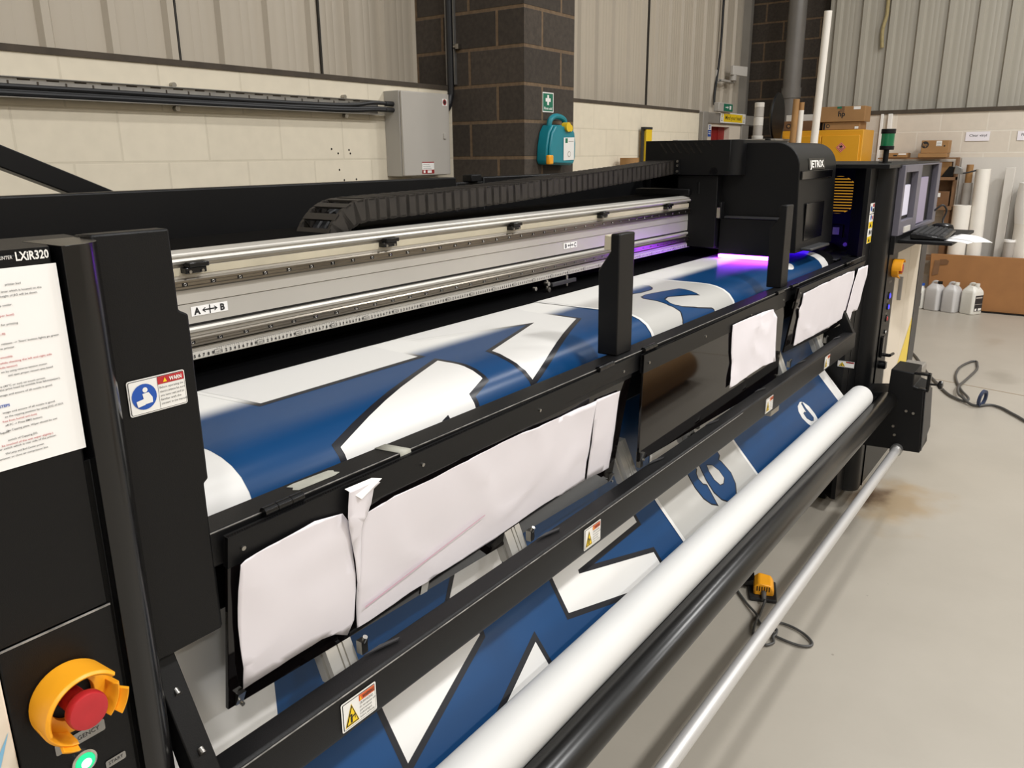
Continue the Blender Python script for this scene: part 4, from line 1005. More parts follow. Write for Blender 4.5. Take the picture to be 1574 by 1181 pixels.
# name plate follows the curved nose
s = Sign((3.285,.9475,1.604),(1,0,0),(0,.17,1)); s.rect(0,0,.215,.043,0,1); s.text('JETRIX',.1075,.008,.027,1,2,w=.19,align='c',bold=.03); s.build('name_plate', ['window_dark','white_print'], ca)
b = MB(); b.box(3.17,4.6,1.45,1.475,1.712,1.722); b.box(3.2,3.6,1.3,1.45,1.705,1.715); part('top_bar', b, ['frame_grey'], ca, bevel=.002)
b = MB(); b.cyl((3.52,1.2,1.70),(3.52,1.2,1.725),.012,n=12); b.box(3.2,3.26,1.20,1.30,1.70,1.72); part('top_fitting', b, ['black_dark'], ca)

# right cabinet with parking bay
b = MB()
b.prism([(3.735,.84),(3.735,.82),(3.868,.82)] + arc(3.925,.815,.055,185,272,8) + [(3.985,.762),(3.99,.78),(4.12,.78),(4.12,.90),(3.80,.90)], 'Z', .08, 1.60)
b.box(3.985,4.94,.762,.78,.08,1.60); b.box(3.80,4.94,1.88,1.90,.08,1.60); b.box(4.12,4.94,.78,1.88,.08,1.10)
rcab = part('right_cabinet', b, ['black_paint'], bevel=.004, sharp=30)
# bay wall with a round louvred opening
fy, fz, fr = 1.04, 1.47, .088
b = MB(); hw = .105
b.box(4.119,4.131,.90,fy-hw,1.10,1.60); b.box(4.119,4.131,fy+hw,1.88,1.10,1.60); b.box(4.119,4.131,fy-hw,fy+hw,1.10,fz-hw); b.box(4.119,4.131,fy-hw,fy+hw,fz+hw,1.60)
N = 40; ci = []; sq = []
for i in range(N):
    t = 2*PI*i/N; c_, s_ = math.cos(t), math.sin(t); k = hw/max(abs(c_), abs(s_))
    ci.append((fy+fr*c_, fz+fr*s_)); sq.append((fy+k*c_, fz+k*s_))
vs = [(4.119,*p) for p in ci]+[(4.119,*p) for p in sq]+[(4.131,*p) for p in ci]+[(4.131,*p) for p in sq]
fs = []
for i in range(N):
    j = (i+1) % N
    fs += [(i,j,N+j,N+i),(2*N+j,2*N+i,3*N+i,3*N+j),(j,i,2*N+i,2*N+j)]
b.mesh(vs, fs); part('bay_wall', b, ['black_paint'], rcab, sharp=30)
b = MB(); b.box(3.70,4.12,.90,1.9,1.02,1.14); b.box(3.74,4.12,1.0,1.5,1.14,1.20); part('parking_station', b, ['black_dark'], rcab, bevel=.004)
b = MB(); b.cyl((3.74,1.06,1.19),(4.1,1.06,1.19),.055,n=28); part('bay_roller', b, ['tube_black'], rcab)
b = MB(); b.box(3.735,4.96,.75,1.9,1.600,1.618); part('top_cover', b, ['black_paint'], rcab, bevel=.002)
b = MB()
for i in range(13):
    z = fz - fr + (i+.5)*2*fr/13; w = math.sqrt(max(fr*fr-(z-fz)**2, 0))
    b.box(4.117,4.121,fy-w,fy+w,z-.0044,z+.0044)
fg = part('fan_grille', b, ['black_dark'], rcab)
b = MB(); b.box(4.10,4.119,1.00,1.06,1.27,1.33); b.box(4.095,4.10,1.015,1.045,1.285,1.32,1); b.cyl((4.09,.98,1.24),(4.11,.98,1.24),.01,n=10,m=2); part('bay_connector', b, ['black_dark','white_print','steel_bolt'], rcab)
b = MB(); b.box(3.72,4.10,.92,1.10,1.205,1.212); part('drip_tray', b, ['graphite'], rcab, bevel=.002)
# sticker strips on the column
s = Sign((3.783,.8185,1.408),(1,0,0),(0,0,1)); s.rect(0,0,.08,.045,0); s.rect(.05,.028,.075,.042,3,2); s.disc(.025,.022,.012,1,2); s.rect(.045,.005,.075,.022,2,2)
s.rect(0,-.128,.08,-.003,0)
for i, (m, z) in enumerate(((0,-.03),(1,-.063),(0,-.094),(1,-.127))):
    if m: s.rect(.003,z,.077,z+.028,4,2); s.poly([(.02,z+.006),(.055,z+.006),(.0375,z+.024)],2,3)
    else: s.disc(.035,z+.013,.011,1,2) if i == 0 else s.disc(.035,z+.013,.011,2,2); s.rect(.055,z+.004,.072,z+.02,3 if i == 0 else 2,2)
s.build('sticker_strip', ['white_print','sign_blue','ink_black','red','sign_yellow'], rcab)
# inner plate, lower sticker
b = MB(); b.box(3.64,3.74,.822,1.5,.30,1.10); b.prism([(3.70,.30),(3.70,1.229),(3.80,1.229),(3.80,.30)],'Y',.83,.90); ip = part('side_plate', b, ['black_dark'], rcab, bevel=.003)
hazard_sticker((3.639,.850,.752),(0,-1,0),(0,0,1),.070,.028,ip,'red',False)
for y, z in ((.90,.70),(.85,.66),(.84,.60),(.70,.60)):
    if y < .822: continue
    b = MB(); b.cyl((3.64,y,z),(3.636,y,z),.006,n=12); part('screw', b, ['steel_bolt'], ip)
b = MB(); b.cyl((3.745,.82,1.03),(3.745,.812,1.03),.018,n=20); b.cyl((3.745,.815,1.03),(3.745,.811,1.03),.011,n=16,m=1); part('lock', b, ['black_gloss','steel_bolt'], ip)
# switch column
b = MB(); b.box(3.99,4.175,.757,.763,.45,1.215); sc_ = part('switch_panel', b, ['black_paint'], rcab, bevel=.0015)
RO = (4.10,.757,1.143)
b = MB(); b.lathe(RO,(0,-1,0),[(.012,0),(.012,.026),(.0165,.028),(.0205,.034),(.0210,.040),(.0195,.0435),(.0,.0440)],n=32); lab(part('emergency_stop', b, ['red'], rcab),'red emergency stop button in a yellow guard by the console'); guard(rcab, RO)
for z, m, r in ((1.014,'led_blue',.014),(.962,'led_blue',.012),(.905,'red',.013),(.84,'white_print',.008)):
    b = MB(); b.lathe((4.08,.757,z),(0,-1,0),[(r*1.3,0),(r*1.3,.004),(r,.006),(r,.004)],n=24); b.lathe((4.08,.757,z),(0,-1,0),[(r,.004),(r*.7,.008),(0,.009)],n=24,m=1); part('push_button', b, ['black_gloss',m], rcab)
s = Sign((4.05,.7565,1.045),(1,0,0),(0,0,1)); s.text('POWER',.0,.03,.012,0,1); s.text('LAMP',.0,-.06,.012,0,1); s.text('MAIN',0,-.12,.012,0,1)
s.build('switch_lettering', ['galv'], rcab)
b = MB(); b.box(4.02,4.06,.745,.757,.725,.825); part('isolator', b, ['black_gloss'], rcab, bevel=.003)
b = MB(); b.cyl((4.05,.757,.735),(4.05,.715,.735),.008,n=12); b.cyl((4.05,.715,.735),(4.10,.71,.735),.007,n=10); part('lever', b, ['black_gloss'], rcab)
b = MB(); b.cyl((4.05,.757,.685),(4.05,.73,.685),.02,n=16); b.box(4.035,4.065,.725,.735,.67,.70); part('rotary_switch', b, ['black_gloss'], rcab)
# cream doors with the yellow wedge
b = MB(); b.box(4.18,4.48,.755,.763,.30,1.215); cd = part('console_door', b, ['cream_panel'], rcab, bevel=.002)
b = MB(); b.box(4.485,4.772,.755,.763,.30,1.215); cd2 = part('console_door', b, ['cream_panel'], rcab, bevel=.002)
b = MB(); b.box(4.27,4.285,.738,.755,.965,1.08); part('door_handle', b, ['galv'], cd, bevel=.002)
s = Sign((0,.7545,0),(1,0,0),(0,0,1)); s.poly([(4.767,.31),(4.767,.80),(4.49,.58),(4.487,.31)],0); s.build('yellow_wedge', ['yellow_paint'], cd2)
b = MB(); b.box(4.775,4.942,.752,.80,.08,1.215); part('corner_post', b, ['graphite'], rcab, bevel=.002)
# monitor console
b = MB()
x0, x1, za, zb = 3.995, 4.95, 1.30, 1.61
yf, yb = .735, .762
for (a, c, z0, z1) in ((x0,4.03,za,zb),(4.31,4.40,za,zb),(4.86,x1,za,zb),(4.03,4.31,za,1.363),(4.03,4.31,1.578,zb),(4.40,4.86,za,1.316),(4.40,4.86,1.604,zb)):
    b.box(a,c,yf,yb,z0,z1)
mo = part('monitor_surround', b, ['console_grey'], rcab, bevel=.0015)
b = MB(); b.box(4.03,4.31,.86,.87,1.363,1.578); b.box(4.40,4.86,.86,.87,1.316,1.604); b.box(4.40,4.41,.762,.87,1.316,1.604); b.box(4.85,4.86,.762,.87,1.316,1.604); b.box(4.03,4.035,.762,.87,1.363,1.578); b.box(4.305,4.31,.762,.87,1.363,1.578); part('monitor_recess', b, ['window_dark'], mo)
b = MB(); b.box(4.06,4.24,.75,.775,1.38,1.52); part('touch_screen', b, ['screen_light'], mo, bevel=.003)
b = MB(); b.box(4.42,4.66,.745,.775,1.32,1.545); part('monitor', b, ['screen_lilac'], mo, bevel=.003)
b = MB(); b.box(4.106,4.245,.730,.735,1.307,1.333); part('console_label', b, ['board_white'], mo)
b = MB(); b.box(3.99,4.945,.742,.765,1.215,1.30); part('console_apron', b, ['black_paint'], rcab, bevel=.002)
# keyboard shelf
b = MB(); b.box(4.06,4.78,.52,.745,1.262,1.2765); ks = part('keyboard_shelf', b, ['black_dark'], rcab, bevel=.003)
b = MB(); b.tube([(4.90,.735,1.36),(4.91,.70,1.39),(4.93,.68,1.36),(4.92,.69,1.31),(4.90,.68,1.283)],.005,n=8); part('mouse_lead', b, ['cable_black'], rcab)
# beacon
b = MB(); b.cyl((4.10,.845,1.615),(4.10,.845,1.68),.012,n=18); b.cyl((4.10,.845,1.612),(4.10,.845,1.622),.028,n=22); be = part('beacon', b, ['black_dark'], rcab)
b = MB(); b.cyl((4.10,.845,1.676),(4.10,.845,1.694),.031,n=28); b.cyl((4.10,.845,1.747),(4.10,.845,1.768),.031,n=28); part('beacon_cap', b, ['black_dark'], be, bevel=.002)
b = MB(); b.cyl((4.10,.845,1.694),(4.10,.845,1.747),.0285,n=28); lab(part('beacon_lens', b, ['beacon_green'], be), 'green beacon lens')

# ---------- printed banner running over the bed, and its roll ----------
PROF = [(1.45,1.255),(1.08,1.255),(1.04,1.2548),(1.011,1.2535),(.985,1.249),(.962,1.241),(.942,1.228),(.927,1.209),(.918,1.185),(.915,1.15),(.915,.80),(.912,.768),(.902,.745),(.885,.724),(.772,.598)]
CS = [0]
for a, c in zip(PROF, PROF[1:]): CS.append(CS[-1] + math.hypot(a[0]-c[0], a[1]-c[1]))
def smooth_profile():
    # Catmull-Rom through the knots of the two bends
    pts = []; n = len(PROF)
    for i in range(n-1):
        p0, p1, p2, p3 = PROF[max(i-1,0)], PROF[i], PROF[i+1], PROF[min(i+2,n-1)]
        straight = (CS[i+1]-CS[i]) > .05
        for k in range(1 if straight else 5):
            t = k/5
            if straight: pts.append((p1, CS[i])); continue
            q = tuple(.5*(2*p1[j]+(p2[j]-p0[j])*t+(2*p0[j]-5*p1[j]+4*p2[j]-p3[j])*t*t+(3*p1[j]-p0[j]-3*p2[j]+p3[j])*t**3) for j in (0,1)) if False else tuple(p1[j]+(p2[j]-p1[j])*t for j in (0,1))
            pts.append((q, CS[i]+(CS[i+1]-CS[i])*t))
    pts.append((PROF[-1], CS[-1]))
    return pts
SP = smooth_profile()
def knot_normal(i):
    def nrm(a, c):
        d = math.hypot(c[0]-a[0], c[1]-a[1]); return ((c[1]-a[1])/d, -(c[0]-a[0])/d)
    a = nrm(PROF[max(i-1,0)], PROF[max(i,1)]); c = nrm(PROF[min(i,len(PROF)-2)], PROF[min(i+1,len(PROF)-1)])
    v = (a[0]+c[0], a[1]+c[1]); L = math.hypot(*v); return (v[0]/L, v[1]/L)
KN = [knot_normal(i) for i in range(len(PROF))]
def at_s(s):
    s = min(max(s, 0), CS[-1]); i = 0
    while i < len(CS)-2 and s > CS[i+1]: i += 1
    t = (s-CS[i])/(CS[i+1]-CS[i])
    y = PROF[i][0]+(PROF[i+1][0]-PROF[i][0])*t; z = PROF[i][1]+(PROF[i+1][1]-PROF[i][1])*t
    n = (KN[i][0]*(1-t)+KN[i+1][0]*t, KN[i][1]*(1-t)+KN[i+1][1]*t); L = math.hypot(*n)
    # flat stretches keep the flat normal except near their ends
    return y, z, n[0]/L, n[1]/L
CUTS = sorted(set([round(c, 5) for c in CS] + [.30,.35,.36,.62,.93,1.05,1.1,1.15]))
BAN = thing('printed_banner', (2.1,1.0,.55), 'blue and white printed vinyl banner running over the print bed to its roll', 'banner')
BO = ORIG[BAN]
ink('ink_blue', '0a3c69', BO.y); ink('ink_grey', 'b9b7b2', BO.y); ink('ink_outline', '1b1c22', BO.y)
class Lay:
    def __init__(s): s.v = []; s.n = []; s.f = []; s.m = []
    def add(s, poly, m, k):
        # poly of (x, s); cut into strips between CUTS and wrap on to the profile
        for tr in tessellate_polygon([[Vector((a, c, 0)) for a, c in poly]]):
            t = [poly[i] for i in tr]
            for lo, hi in zip(CUTS, CUTS[1:]):
                q = t
                for lim, sg in ((lo, 1), (hi, -1)):
                    r = []
                    for i in range(len(q)):
                        a = q[i]; c = q[(i+1) % len(q)]
                        da = (a[1]-lim)*sg; dc = (c[1]-lim)*sg
                        if da >= 0: r.append(a)
                        if (da > 0 and dc < 0) or (da < 0 and dc > 0):
                            u = da/(da-dc); r.append((a[0]+(c[0]-a[0])*u, lim))
                    q = r
                    if len(q) < 3: break
                if len(q) < 3: continue
                ar = sum(q[i][0]*q[(i+1)%len(q)][1]-q[(i+1)%len(q)][0]*q[i][1] for i in range(len(q)))
                if abs(ar) < 1e-8: continue
                if ar > 0: q = q[::-1]
                b0 = len(s.v)
                for x, c in q:
                    y, z, ny, nz = at_s(c); s.v.append((x, y+ny*k*.0003, z+nz*k*.0003)); s.n.append((0, ny, nz))
                s.f.append(list(range(b0, b0+len(q)))); s.m.append(m)
def offset(poly, d):
    n = len(poly); A = sum(poly[i][0]*poly[(i+1)%n][1]-poly[(i+1)%n][0]*poly[i][1] for i in range(n))
    sg = 1 if A > 0 else -1; out = []
    for i in range(n):
        p = Vector(poly[i-1]); q = Vector(poly[i]); r = Vector(poly[(i+1)%n])
        a = (q-p).normalized(); c = (r-q).normalized()
        na = Vector((a.y,-a.x))*sg; nc = Vector((c.y,-c.x))*sg
        b = (na+nc)
        if b.length < 1e-4: b = na
        b.normalize(); m = max(b.dot(na), .38)
        out.append(tuple(q + b*(d/m)))
    return out
lay = Lay()
E_ = CS[-1]
WX = 3.513
lay.add([(.42,0),(3.605,0),(3.605,E_),(.42,E_)], 0, 0)
lay.add([(.636,0),(WX,0),(WX,E_),(.636,E_)], 1, 1)
def white(poly, ow=.013, m=0, k=2):
    if ow: lay.add(offset(poly, ow), 2, k)
    lay.add(poly, m, k+1)
white([(.824,.3101),(1.2283,.3105),(1.2483,.12),(.804,.12)])
white([(1.2269,.3682),(1.2290,.4212),(1.2185,.4956),(1.1529,.5178),(1.1523,.5462),(1.1523,.6),(1.02,.62),(.93,.66),(.8190,.6),(.8190,.5468),(.8177,.5245)])
lay.add([(1.0539,.5465),(1.0729,.5406),(1.0748,.5473),(1.0848,.60),(1.0339,.60)], 2, 5)
white([(1.3605,.4097),(1.6648,.3151),(1.3546,.2),(1.3446,.12),(1.8325,.12),(1.7825,.2),(1.768,.3774),(1.3522,.5372),(1.3443,.4995),(1.3451,.4622)])
white([(1.09,.80),(1.045,.915),(1.0,.95),(1.14,.955),(1.215,.935),(1.23,.80)])
white([(.8228,1.1206),(1.1107,1.0213),(1.125,.975),(.836,.965),(.8334,1.0203)])
white([(1.2316,1.1037),(1.2259,E_),(.95,E_),(1.0726,1.1595)])
white([(1.3805,1.0291),(1.366,1.103),(1.58,1.157),(1.72,E_),(1.757,E_),(1.766,1.125),(1.4692,1.0491),(1.4736,1.0405),(1.7786,1.0367),(1.785,.99),(1.39,.98)])
# grey panel with its white edges
lay.add([(1.908,.05),(2.506,.05),(2.506,E_),(1.908,E_)], 0, 6)
lay.add([(1.922,.05),(2.492,.05),(2.492,E_),(1.922,E_)], 3, 7)
def blue(poly, ow=.005, k=8):
    lay.add(offset(poly, ow), 2, k); lay.add(poly, 1, k+1)
blue([(2.11,.318),(2.1871,.3227),(2.2127,.3333),(2.2614,.3345),(2.29,.3332),(2.3194,.3206),(2.3528,.2925),(2.3574,.271),(2.2966,.2655),(2.11,.262)])
blue([(2.1518,.3735),(2.1928,.3671),(2.2397,.3746),(2.3527,.4014),(2.351,.415),(2.3292,.4744),(2.1968,.4309),(2.161,.4392),(2.1369,.4668),(2.1424,.4859),(2.1656,.5015),(2.2401,.5221),(2.3247,.5385),(2.3332,.5443),(2.334,.60),(2.1074,.60),(2.1074,.5459),(2.1265,.5214),(2.1311,.5104),(2.1197,.4755),(2.1246,.4239),(2.1285,.3941)])
blue([(2.139,.99),(2.1321,1.0214),(2.1244,1.0635),(2.1287,1.1024),(2.1468,1.1282),(2.1704,1.1416),(2.1764,1.1162),(2.1855,1.0793),(2.1699,1.0706),(2.1649,1.047),(2.1739,1.0289),(2.1882,1.0208),(2.19,.99)])
blue([(2.222,.99),(2.2185,1.0211),(2.2035,1.0672),(2.199,1.109),(2.2125,1.1388),(2.2381,1.1573),(2.30,1.1660),(2.303,1.1558),(2.3379,1.1301),(2.3536,1.0963),(2.3453,1.0531),(2.3366,1.0385),(2.359,1.0294),(2.36,.99)])
hole = [(2.256,1.0318),(2.283,1.0417),(2.2987,1.0672),(2.2985,1.0952),(2.2755,1.106),(2.2549,1.1036),(2.2433,1.0798),(2.2461,1.0504)]
lay.add(offset(hole, .003), 2, 10); lay.add(hole, 3, 11)
lay.add([(3.1367,.474),(3.2193,.4743),(3.2246,.4824),(3.2156,.4963),(3.2064,.5031),(3.1852,.5098),(3.1669,.5105),(3.1367,.5047)], 0, 3)
lay.add([(3.1608,1.0591),(3.12,1.067),(3.0951,1.0844),(3.0854,1.1132),(3.0962,1.1414),(3.1117,1.1627),(3.15,1.18),(3.19,1.18),(3.205,1.162),(3.2155,1.1325),(3.2119,1.0948),(3.1914,1.0704),(3.1774,1.0626)], 0, 3)
el = [(3.179,1.0667),(3.1733,1.094),(3.1783,1.1209),(3.1801,1.1396),(3.162,1.1482),(3.1411,1.1437),(3.121,1.1245),(3.1237,1.1039),(3.1386,1.1014),(3.1541,1.1083),(3.1565,1.0925),(3.1638,1.0694)]
lay.add(offset(el,.002), 2, 4); lay.add(el, 1, 5)
b = MB(); b.v = lay.v; b.f = lay.f; b.m = lay.m
M('vinyl_white', 'dedcd8', .35)
sheet = b.build('printed_sheet', ['vinyl_white','ink_blue','ink_outline','ink_grey'], BAN, normals=lay.n)
# plain back of the vinyl
b = MB(); vs = []
cut2 = CUTS
for c in cut2:
    y, z, ny, nz = at_s(c); vs += [(.42, y-ny*.0006, z-nz*.0006), (3.605, y-ny*.0006, z-nz*.0006)]
b.mesh(vs, [(2*i, 2*i+1, 2*i+3, 2*i+2) for i in range(len(cut2)-1)]); b.build('plain_back', ['vinyl_white'], BAN, sharp=60)
b = MB(); n = 64
b.lathe((.40,.735,.634),(1,0,0),[(.0,0),(.036,0),(.038,-.0),(.050,.0),(.0515,.004),(.0512,1.6),(.0515,3.216),(.050,3.220),(.038,3.220),(.036,3.216),(0,3.216)],n=48)
b.build('media_roll', ['vinyl_back'], BAN); lab(BAN.children[-1], 'rolled up white back of the banner')
# ---------- take-up unit ----------
TK = thing('take_up_unit', (3.9,.63,.35), 'black take-up unit with two long rollers under the banner roll', 'take-up unit')
b = MB(); b.lathe((.40,.655,.587),(1,0,0),[(0,0),(.038,0),(.040,.003),(.040,3.392),(.036,3.398),(0,3.398)],n=40); lab(b.build('support_roller', ['tube_black'], TK), 'glossy black support roller')
b = MB(); b.lathe((.40,.592,.365),(1,0,0),[(0,0),(.0195,0),(.0195,3.41),(0,3.41)],n=32); lab(b.build('dancer_bar', ['pipe_silver'], TK), 'long bare aluminium dancer bar')
b = MB(); b.lathe((3.765,.592,.365),(1,0,0),[(.0195,0),(.026,.004),(.026,.035),(0,.035)],n=28); b.build('bar_collar', ['galv'], TK)
b = MB(); b.prism([(.77,.352),(.77,.605),(.66,.622),(.658,.732),(.562,.727),(.560,.668),(.514,.655),(.499,.365)],'X',3.80,3.985); b.build('drive_housing', ['black_dark'], TK, bevel=.004)
b = MB(); b.hexa([(3.803,.4935,.375),(3.98,.4935,.44),(3.98,.4975,.44),(3.803,.4975,.375),(3.803,.508,.653),(3.99,.508,.625),(3.99,.512,.625),(3.803,.512,.653)]); b.build('side_plate', ['graphite'], TK, bevel=.001)
b = MB(); b.box(3.99,4.16,.568,.655,.52,.702); b.build('motor', ['frame_grey'], TK, bevel=.006)
b = MB(); b.box(3.80,3.825,.497,.562,.721,.733); b.box(3.80,3.825,.495,.510,.655,.733); b.box(3.80,3.825,.497,.562,.648,.662)
b.build('handle_frame', ['black_gloss'], TK, bevel=.003)
b = MB(); b.cyl((3.812,.50,.684),(3.812,.462,.686),.0045,n=12); b.lathe((3.812,.466,.686),(0,-1,.05),[(0,0),(.010,0),(.018,.004),(.020,.010),(.018,.018),(0,.022)],n=8); b.build('clamp_knob', ['black_gloss'], TK)
for y, z in ((.62,.47),(.575,.55),(.545,.545),(.61,.43)):
    b = MB(); b.cyl((3.80,y,z),(3.796,y,z),.006,n=12); b.build('screw', ['steel_bolt'], TK)
b = MB(); b.box(3.62,3.80,.70,.80,.46,.60); b.box(3.62,3.72,.78,1.05,.40,.52); b.build('mount_arm', ['black_dark'], TK, bevel=.004)
b = MB(); b.box(.36,.40,.50,.78,.33,.70); b.box(.30,.40,.70,1.05,.40,.52); b.build('end_bracket', ['black_dark'], TK, bevel=.004)
b = MB(); b.box(3.64,3.70,1.0,1.10,.0,.46); b.box(.33,.39,1.0,1.10,0,.46); b.build('stand_leg', ['black_dark'], TK, bevel=.004)

# ---------- papers and tapes ----------
def sheetmesh(name, pts, label, cat, cover_k=None, thick=.0006, off=.0022, amp=.003, seed=0, mats=('paper',), extra=None, group=None, nrm=None, curl=None):
    q, n, m = COV[cover_k] if cover_k else (None, nrm, None)
    P = [Vector(p) for p in pts]
    if cover_k: P = [p - n*n.dot(p-m) + n*off for p in P]
    o = sum(P, Vector())/len(P)
    u = (Vector((1,0,0)) - n*n.x).normalized(); w = n.cross(u)
    P2 = [((p-o).dot(u), (p-o).dot(w)) for p in P]
    st = .02; b = MB(); idx = {}
    def vert(x, y):
        k = (round(x*2000), round(y*2000))
        if k not in idx:
            h = noise.noise(Vector((x*7+seed*9, y*7, seed)))*amp + noise.noise(Vector((x*22, y*9+seed*5, seed+3)))*amp*.35 + amp*.9 + amp*.8*max(0, 1-abs(noise.noise(Vector((x*5+y*3+seed*4, y*4-x*1.5, seed+7))))*9)
            p = o + u*x + w*y + n*max(h, 0)
            idx[k] = len(b.v); b.v.append(tuple(p))
        return idx[k]
    def clip(q, ax, lim, sg):
        r = []
        for i in range(len(q)):
            a = q[i]; c = q[(i+1) % len(q)]; da = (a[ax]-lim)*sg; dc = (c[ax]-lim)*sg
            if da >= 0: r.append(a)
            if (da > 0 and dc < 0) or (da < 0 and dc > 0):
                t = da/(da-dc); r.append((a[0]+(c[0]-a[0])*t, a[1]+(c[1]-a[1])*t))
        return r
    for tr in tessellate_polygon([[Vector((a, c, 0)) for a, c in P2]]):
        T = [P2[i] for i in tr]
        if (T[1][0]-T[0][0])*(T[2][1]-T[0][1])-(T[2][0]-T[0][0])*(T[1][1]-T[0][1]) < 0: T = T[::-1]
        i0 = math.floor(min(t[0] for t in T)/st); i1 = math.ceil(max(t[0] for t in T)/st)
        for i in range(i0, i1):
            q = clip(clip(T, 0, i*st, 1), 0, (i+1)*st, -1)
            if len(q) < 3: continue
            j0 = math.floor(min(t[1] for t in q)/st); j1 = math.ceil(max(t[1] for t in q)/st)
            for j in range(j0, j1):
                r = clip(clip(q, 1, j*st, 1), 1, (j+1)*st, -1)
                k = []
                for t in r:
                    v = vert(*t)
                    if v not in k: k.append(v)
                if len(k) >= 3: b.f.append(k); b.m.append(0)
    ob = b.build(name, list(mats), frame='P', merge=False, sharp=60)
    so = ob.modifiers.new('Solidify', 'SOLIDIFY'); so.thickness = thick; so.offset = -1
    tag(ob, label, cat, group)
    return ob, o, u, w, n
PA = {'A': [(0.527, 0.81, 1.183), (0.535, 0.81, 1.186), (0.584, 0.81, 1.188), (0.65, 0.811, 1.192), (0.703, 0.813, 1.182), (0.715, 0.816, 1.165), (0.734, 0.833, 1.067), (0.736, 0.838, 1.036), (0.737, 0.847, 0.982), (0.724, 0.851, 0.961), (0.699, 0.848, 0.977), (0.672, 0.846, 0.983), (0.612, 0.845, 0.984), (0.535, 0.845, 0.98), (0.532, 0.838, 1.022), (0.526, 0.826, 1.089), (0.525, 0.817, 1.145)], 'B': [(0.705, 0.813, 1.179), (0.707, 0.807, 1.217), (0.756, 0.808, 1.216), (0.77, 0.809, 1.21), (0.757, 0.81, 1.204), (0.754, 0.814, 1.181), (0.745, 0.817, 1.163), (0.737, 0.818, 1.155), (0.742, 0.834, 1.063), (0.739, 0.838, 1.035), (0.73, 0.829, 1.091)], 'C': [(0.737, 0.817, 1.16), (0.746, 0.817, 1.162), (0.806, 0.817, 1.169), (0.898, 0.818, 1.167), (1.0, 0.819, 1.169), (1.158, 0.821, 1.168), (1.299, 0.824, 1.161), (1.437, 0.826, 1.162), (1.439, 0.833, 1.122), (1.448, 0.85, 1.024), (1.457, 0.861, 0.961), (1.328, 0.858, 0.967), (1.206, 0.857, 0.964), (1.077, 0.856, 0.96), (0.942, 0.853, 0.963), (0.828, 0.852, 0.96), (0.747, 0.851, 0.96), (0.74, 0.838, 1.034)], 'D': [(1.448, 0.827, 1.159), (1.557, 0.83, 1.152), (1.57, 0.847, 1.051), (1.575, 0.864, 0.95), (1.467, 0.861, 0.959), (1.459, 0.848, 1.037)], 'E': [(2.192, 0.812, 1.195), (2.347, 0.814, 1.194), (2.45, 0.815, 1.191), (2.554, 0.817, 1.184), (2.612, 0.818, 1.148), (2.616, 0.819, 1.107), (2.622, 0.82, 1.06), (2.64, 0.821, 0.992), (2.503, 0.819, 1.007), (2.399, 0.818, 1.003), (2.3, 0.817, 1.002), (2.207, 0.816, 1.003), (2.208, 0.815, 1.043), (2.214, 0.815, 1.079), (2.2, 0.814, 1.112), (2.193, 0.813, 1.158)], 'F': [(2.802, 0.794, 1.202), (3.056, 0.792, 1.206), (3.395, 0.791, 1.206), (3.49, 0.792, 1.199), (3.512, 0.796, 1.167), (3.525, 0.81, 1.071), (3.525, 0.821, 0.998), (3.282, 0.823, 0.993), (3.028, 0.823, 1.003), (2.834, 0.823, 1.007), (2.82, 0.815, 1.063), (2.812, 0.806, 1.118), (2.789, 0.803, 1.144), (2.812, 0.8, 1.162)], 'G': [(3.525, 0.79, 1.206), (3.693, 0.79, 1.201), (3.736, 0.798, 1.151), (3.731, 0.809, 1.075), (3.719, 0.82, 0.999), (3.621, 0.82, 1.007), (3.635, 0.826, 0.961), (3.518, 0.824, 0.978), (3.506, 0.814, 1.05), (3.511, 0.801, 1.134)]}
r = sheetmesh('paper_sheet', PA['A'], 'creased white paper stuck left on the nearest cover', 'paper', 1, seed=1, amp=.004)
r = sheetmesh('paper_sheet', PA['C'], 'long white paper with a pink line on the nearest cover', 'paper', 1, seed=2, amp=.0035)
ob, o, u, w, n = r
s = Sign(o + n*.0082, u, w)
def onp(p): d = Vector(p)-o; return d.dot(u), d.dot(w)
a = onp((.757,.851,.995)); c = onp((1.06,.845,1.035))
s.poly([(a[0],a[1]),(c[0],c[1]),(c[0],c[1]+.003),(a[0],a[1]+.004)],0); s.build('pink_line', ['pink_line'], ob)
sheetmesh('paper_strip', PA['B'], 'narrow folded paper strip hanging over the seam of two papers', 'paper', 1, seed=3, amp=.003, off=.008)
q = [(.705,.800,1.220),(.757,.800,1.219),(.772,.795,1.213),(.722,.790,1.196)]
ob2 = MB(); ob2.mesh([(.705,.8035,1.2195),(.7575,.8035,1.2185),(.772,.797,1.2145),(.728,.795,1.198)],[(0,1,2),(0,2,3)]); f_ = ob2.build('folded_corner', ['paper_white'], frame='P', merge=False)
par = [o_ for o_ in bpy.data.objects if o_.name.startswith('paper_strip')][0]
f_.parent = par; f_.rotation_euler = (0,0,0); f_.location = ORIG[f_] - ORIG[par]
sheetmesh('paper_strip', PA['D'], 'upright white paper strip at the right end of the nearest cover', 'paper', 1, seed=4, amp=.002)
sheetmesh('paper_sheet', PA['E'], 'white paper sheet hanging alone on the middle smoked cover', 'paper', 2, seed=5, amp=.004)
sheetmesh('paper_sheet', PA['F'], 'large white paper covering the smoked cover nearest the console', 'paper', 3, seed=6, amp=.003)
sheetmesh('paper_strip', PA['G'], 'upright paper strip right of the large paper, nearest the console', 'paper', 3, seed=7, amp=.003, off=.006)
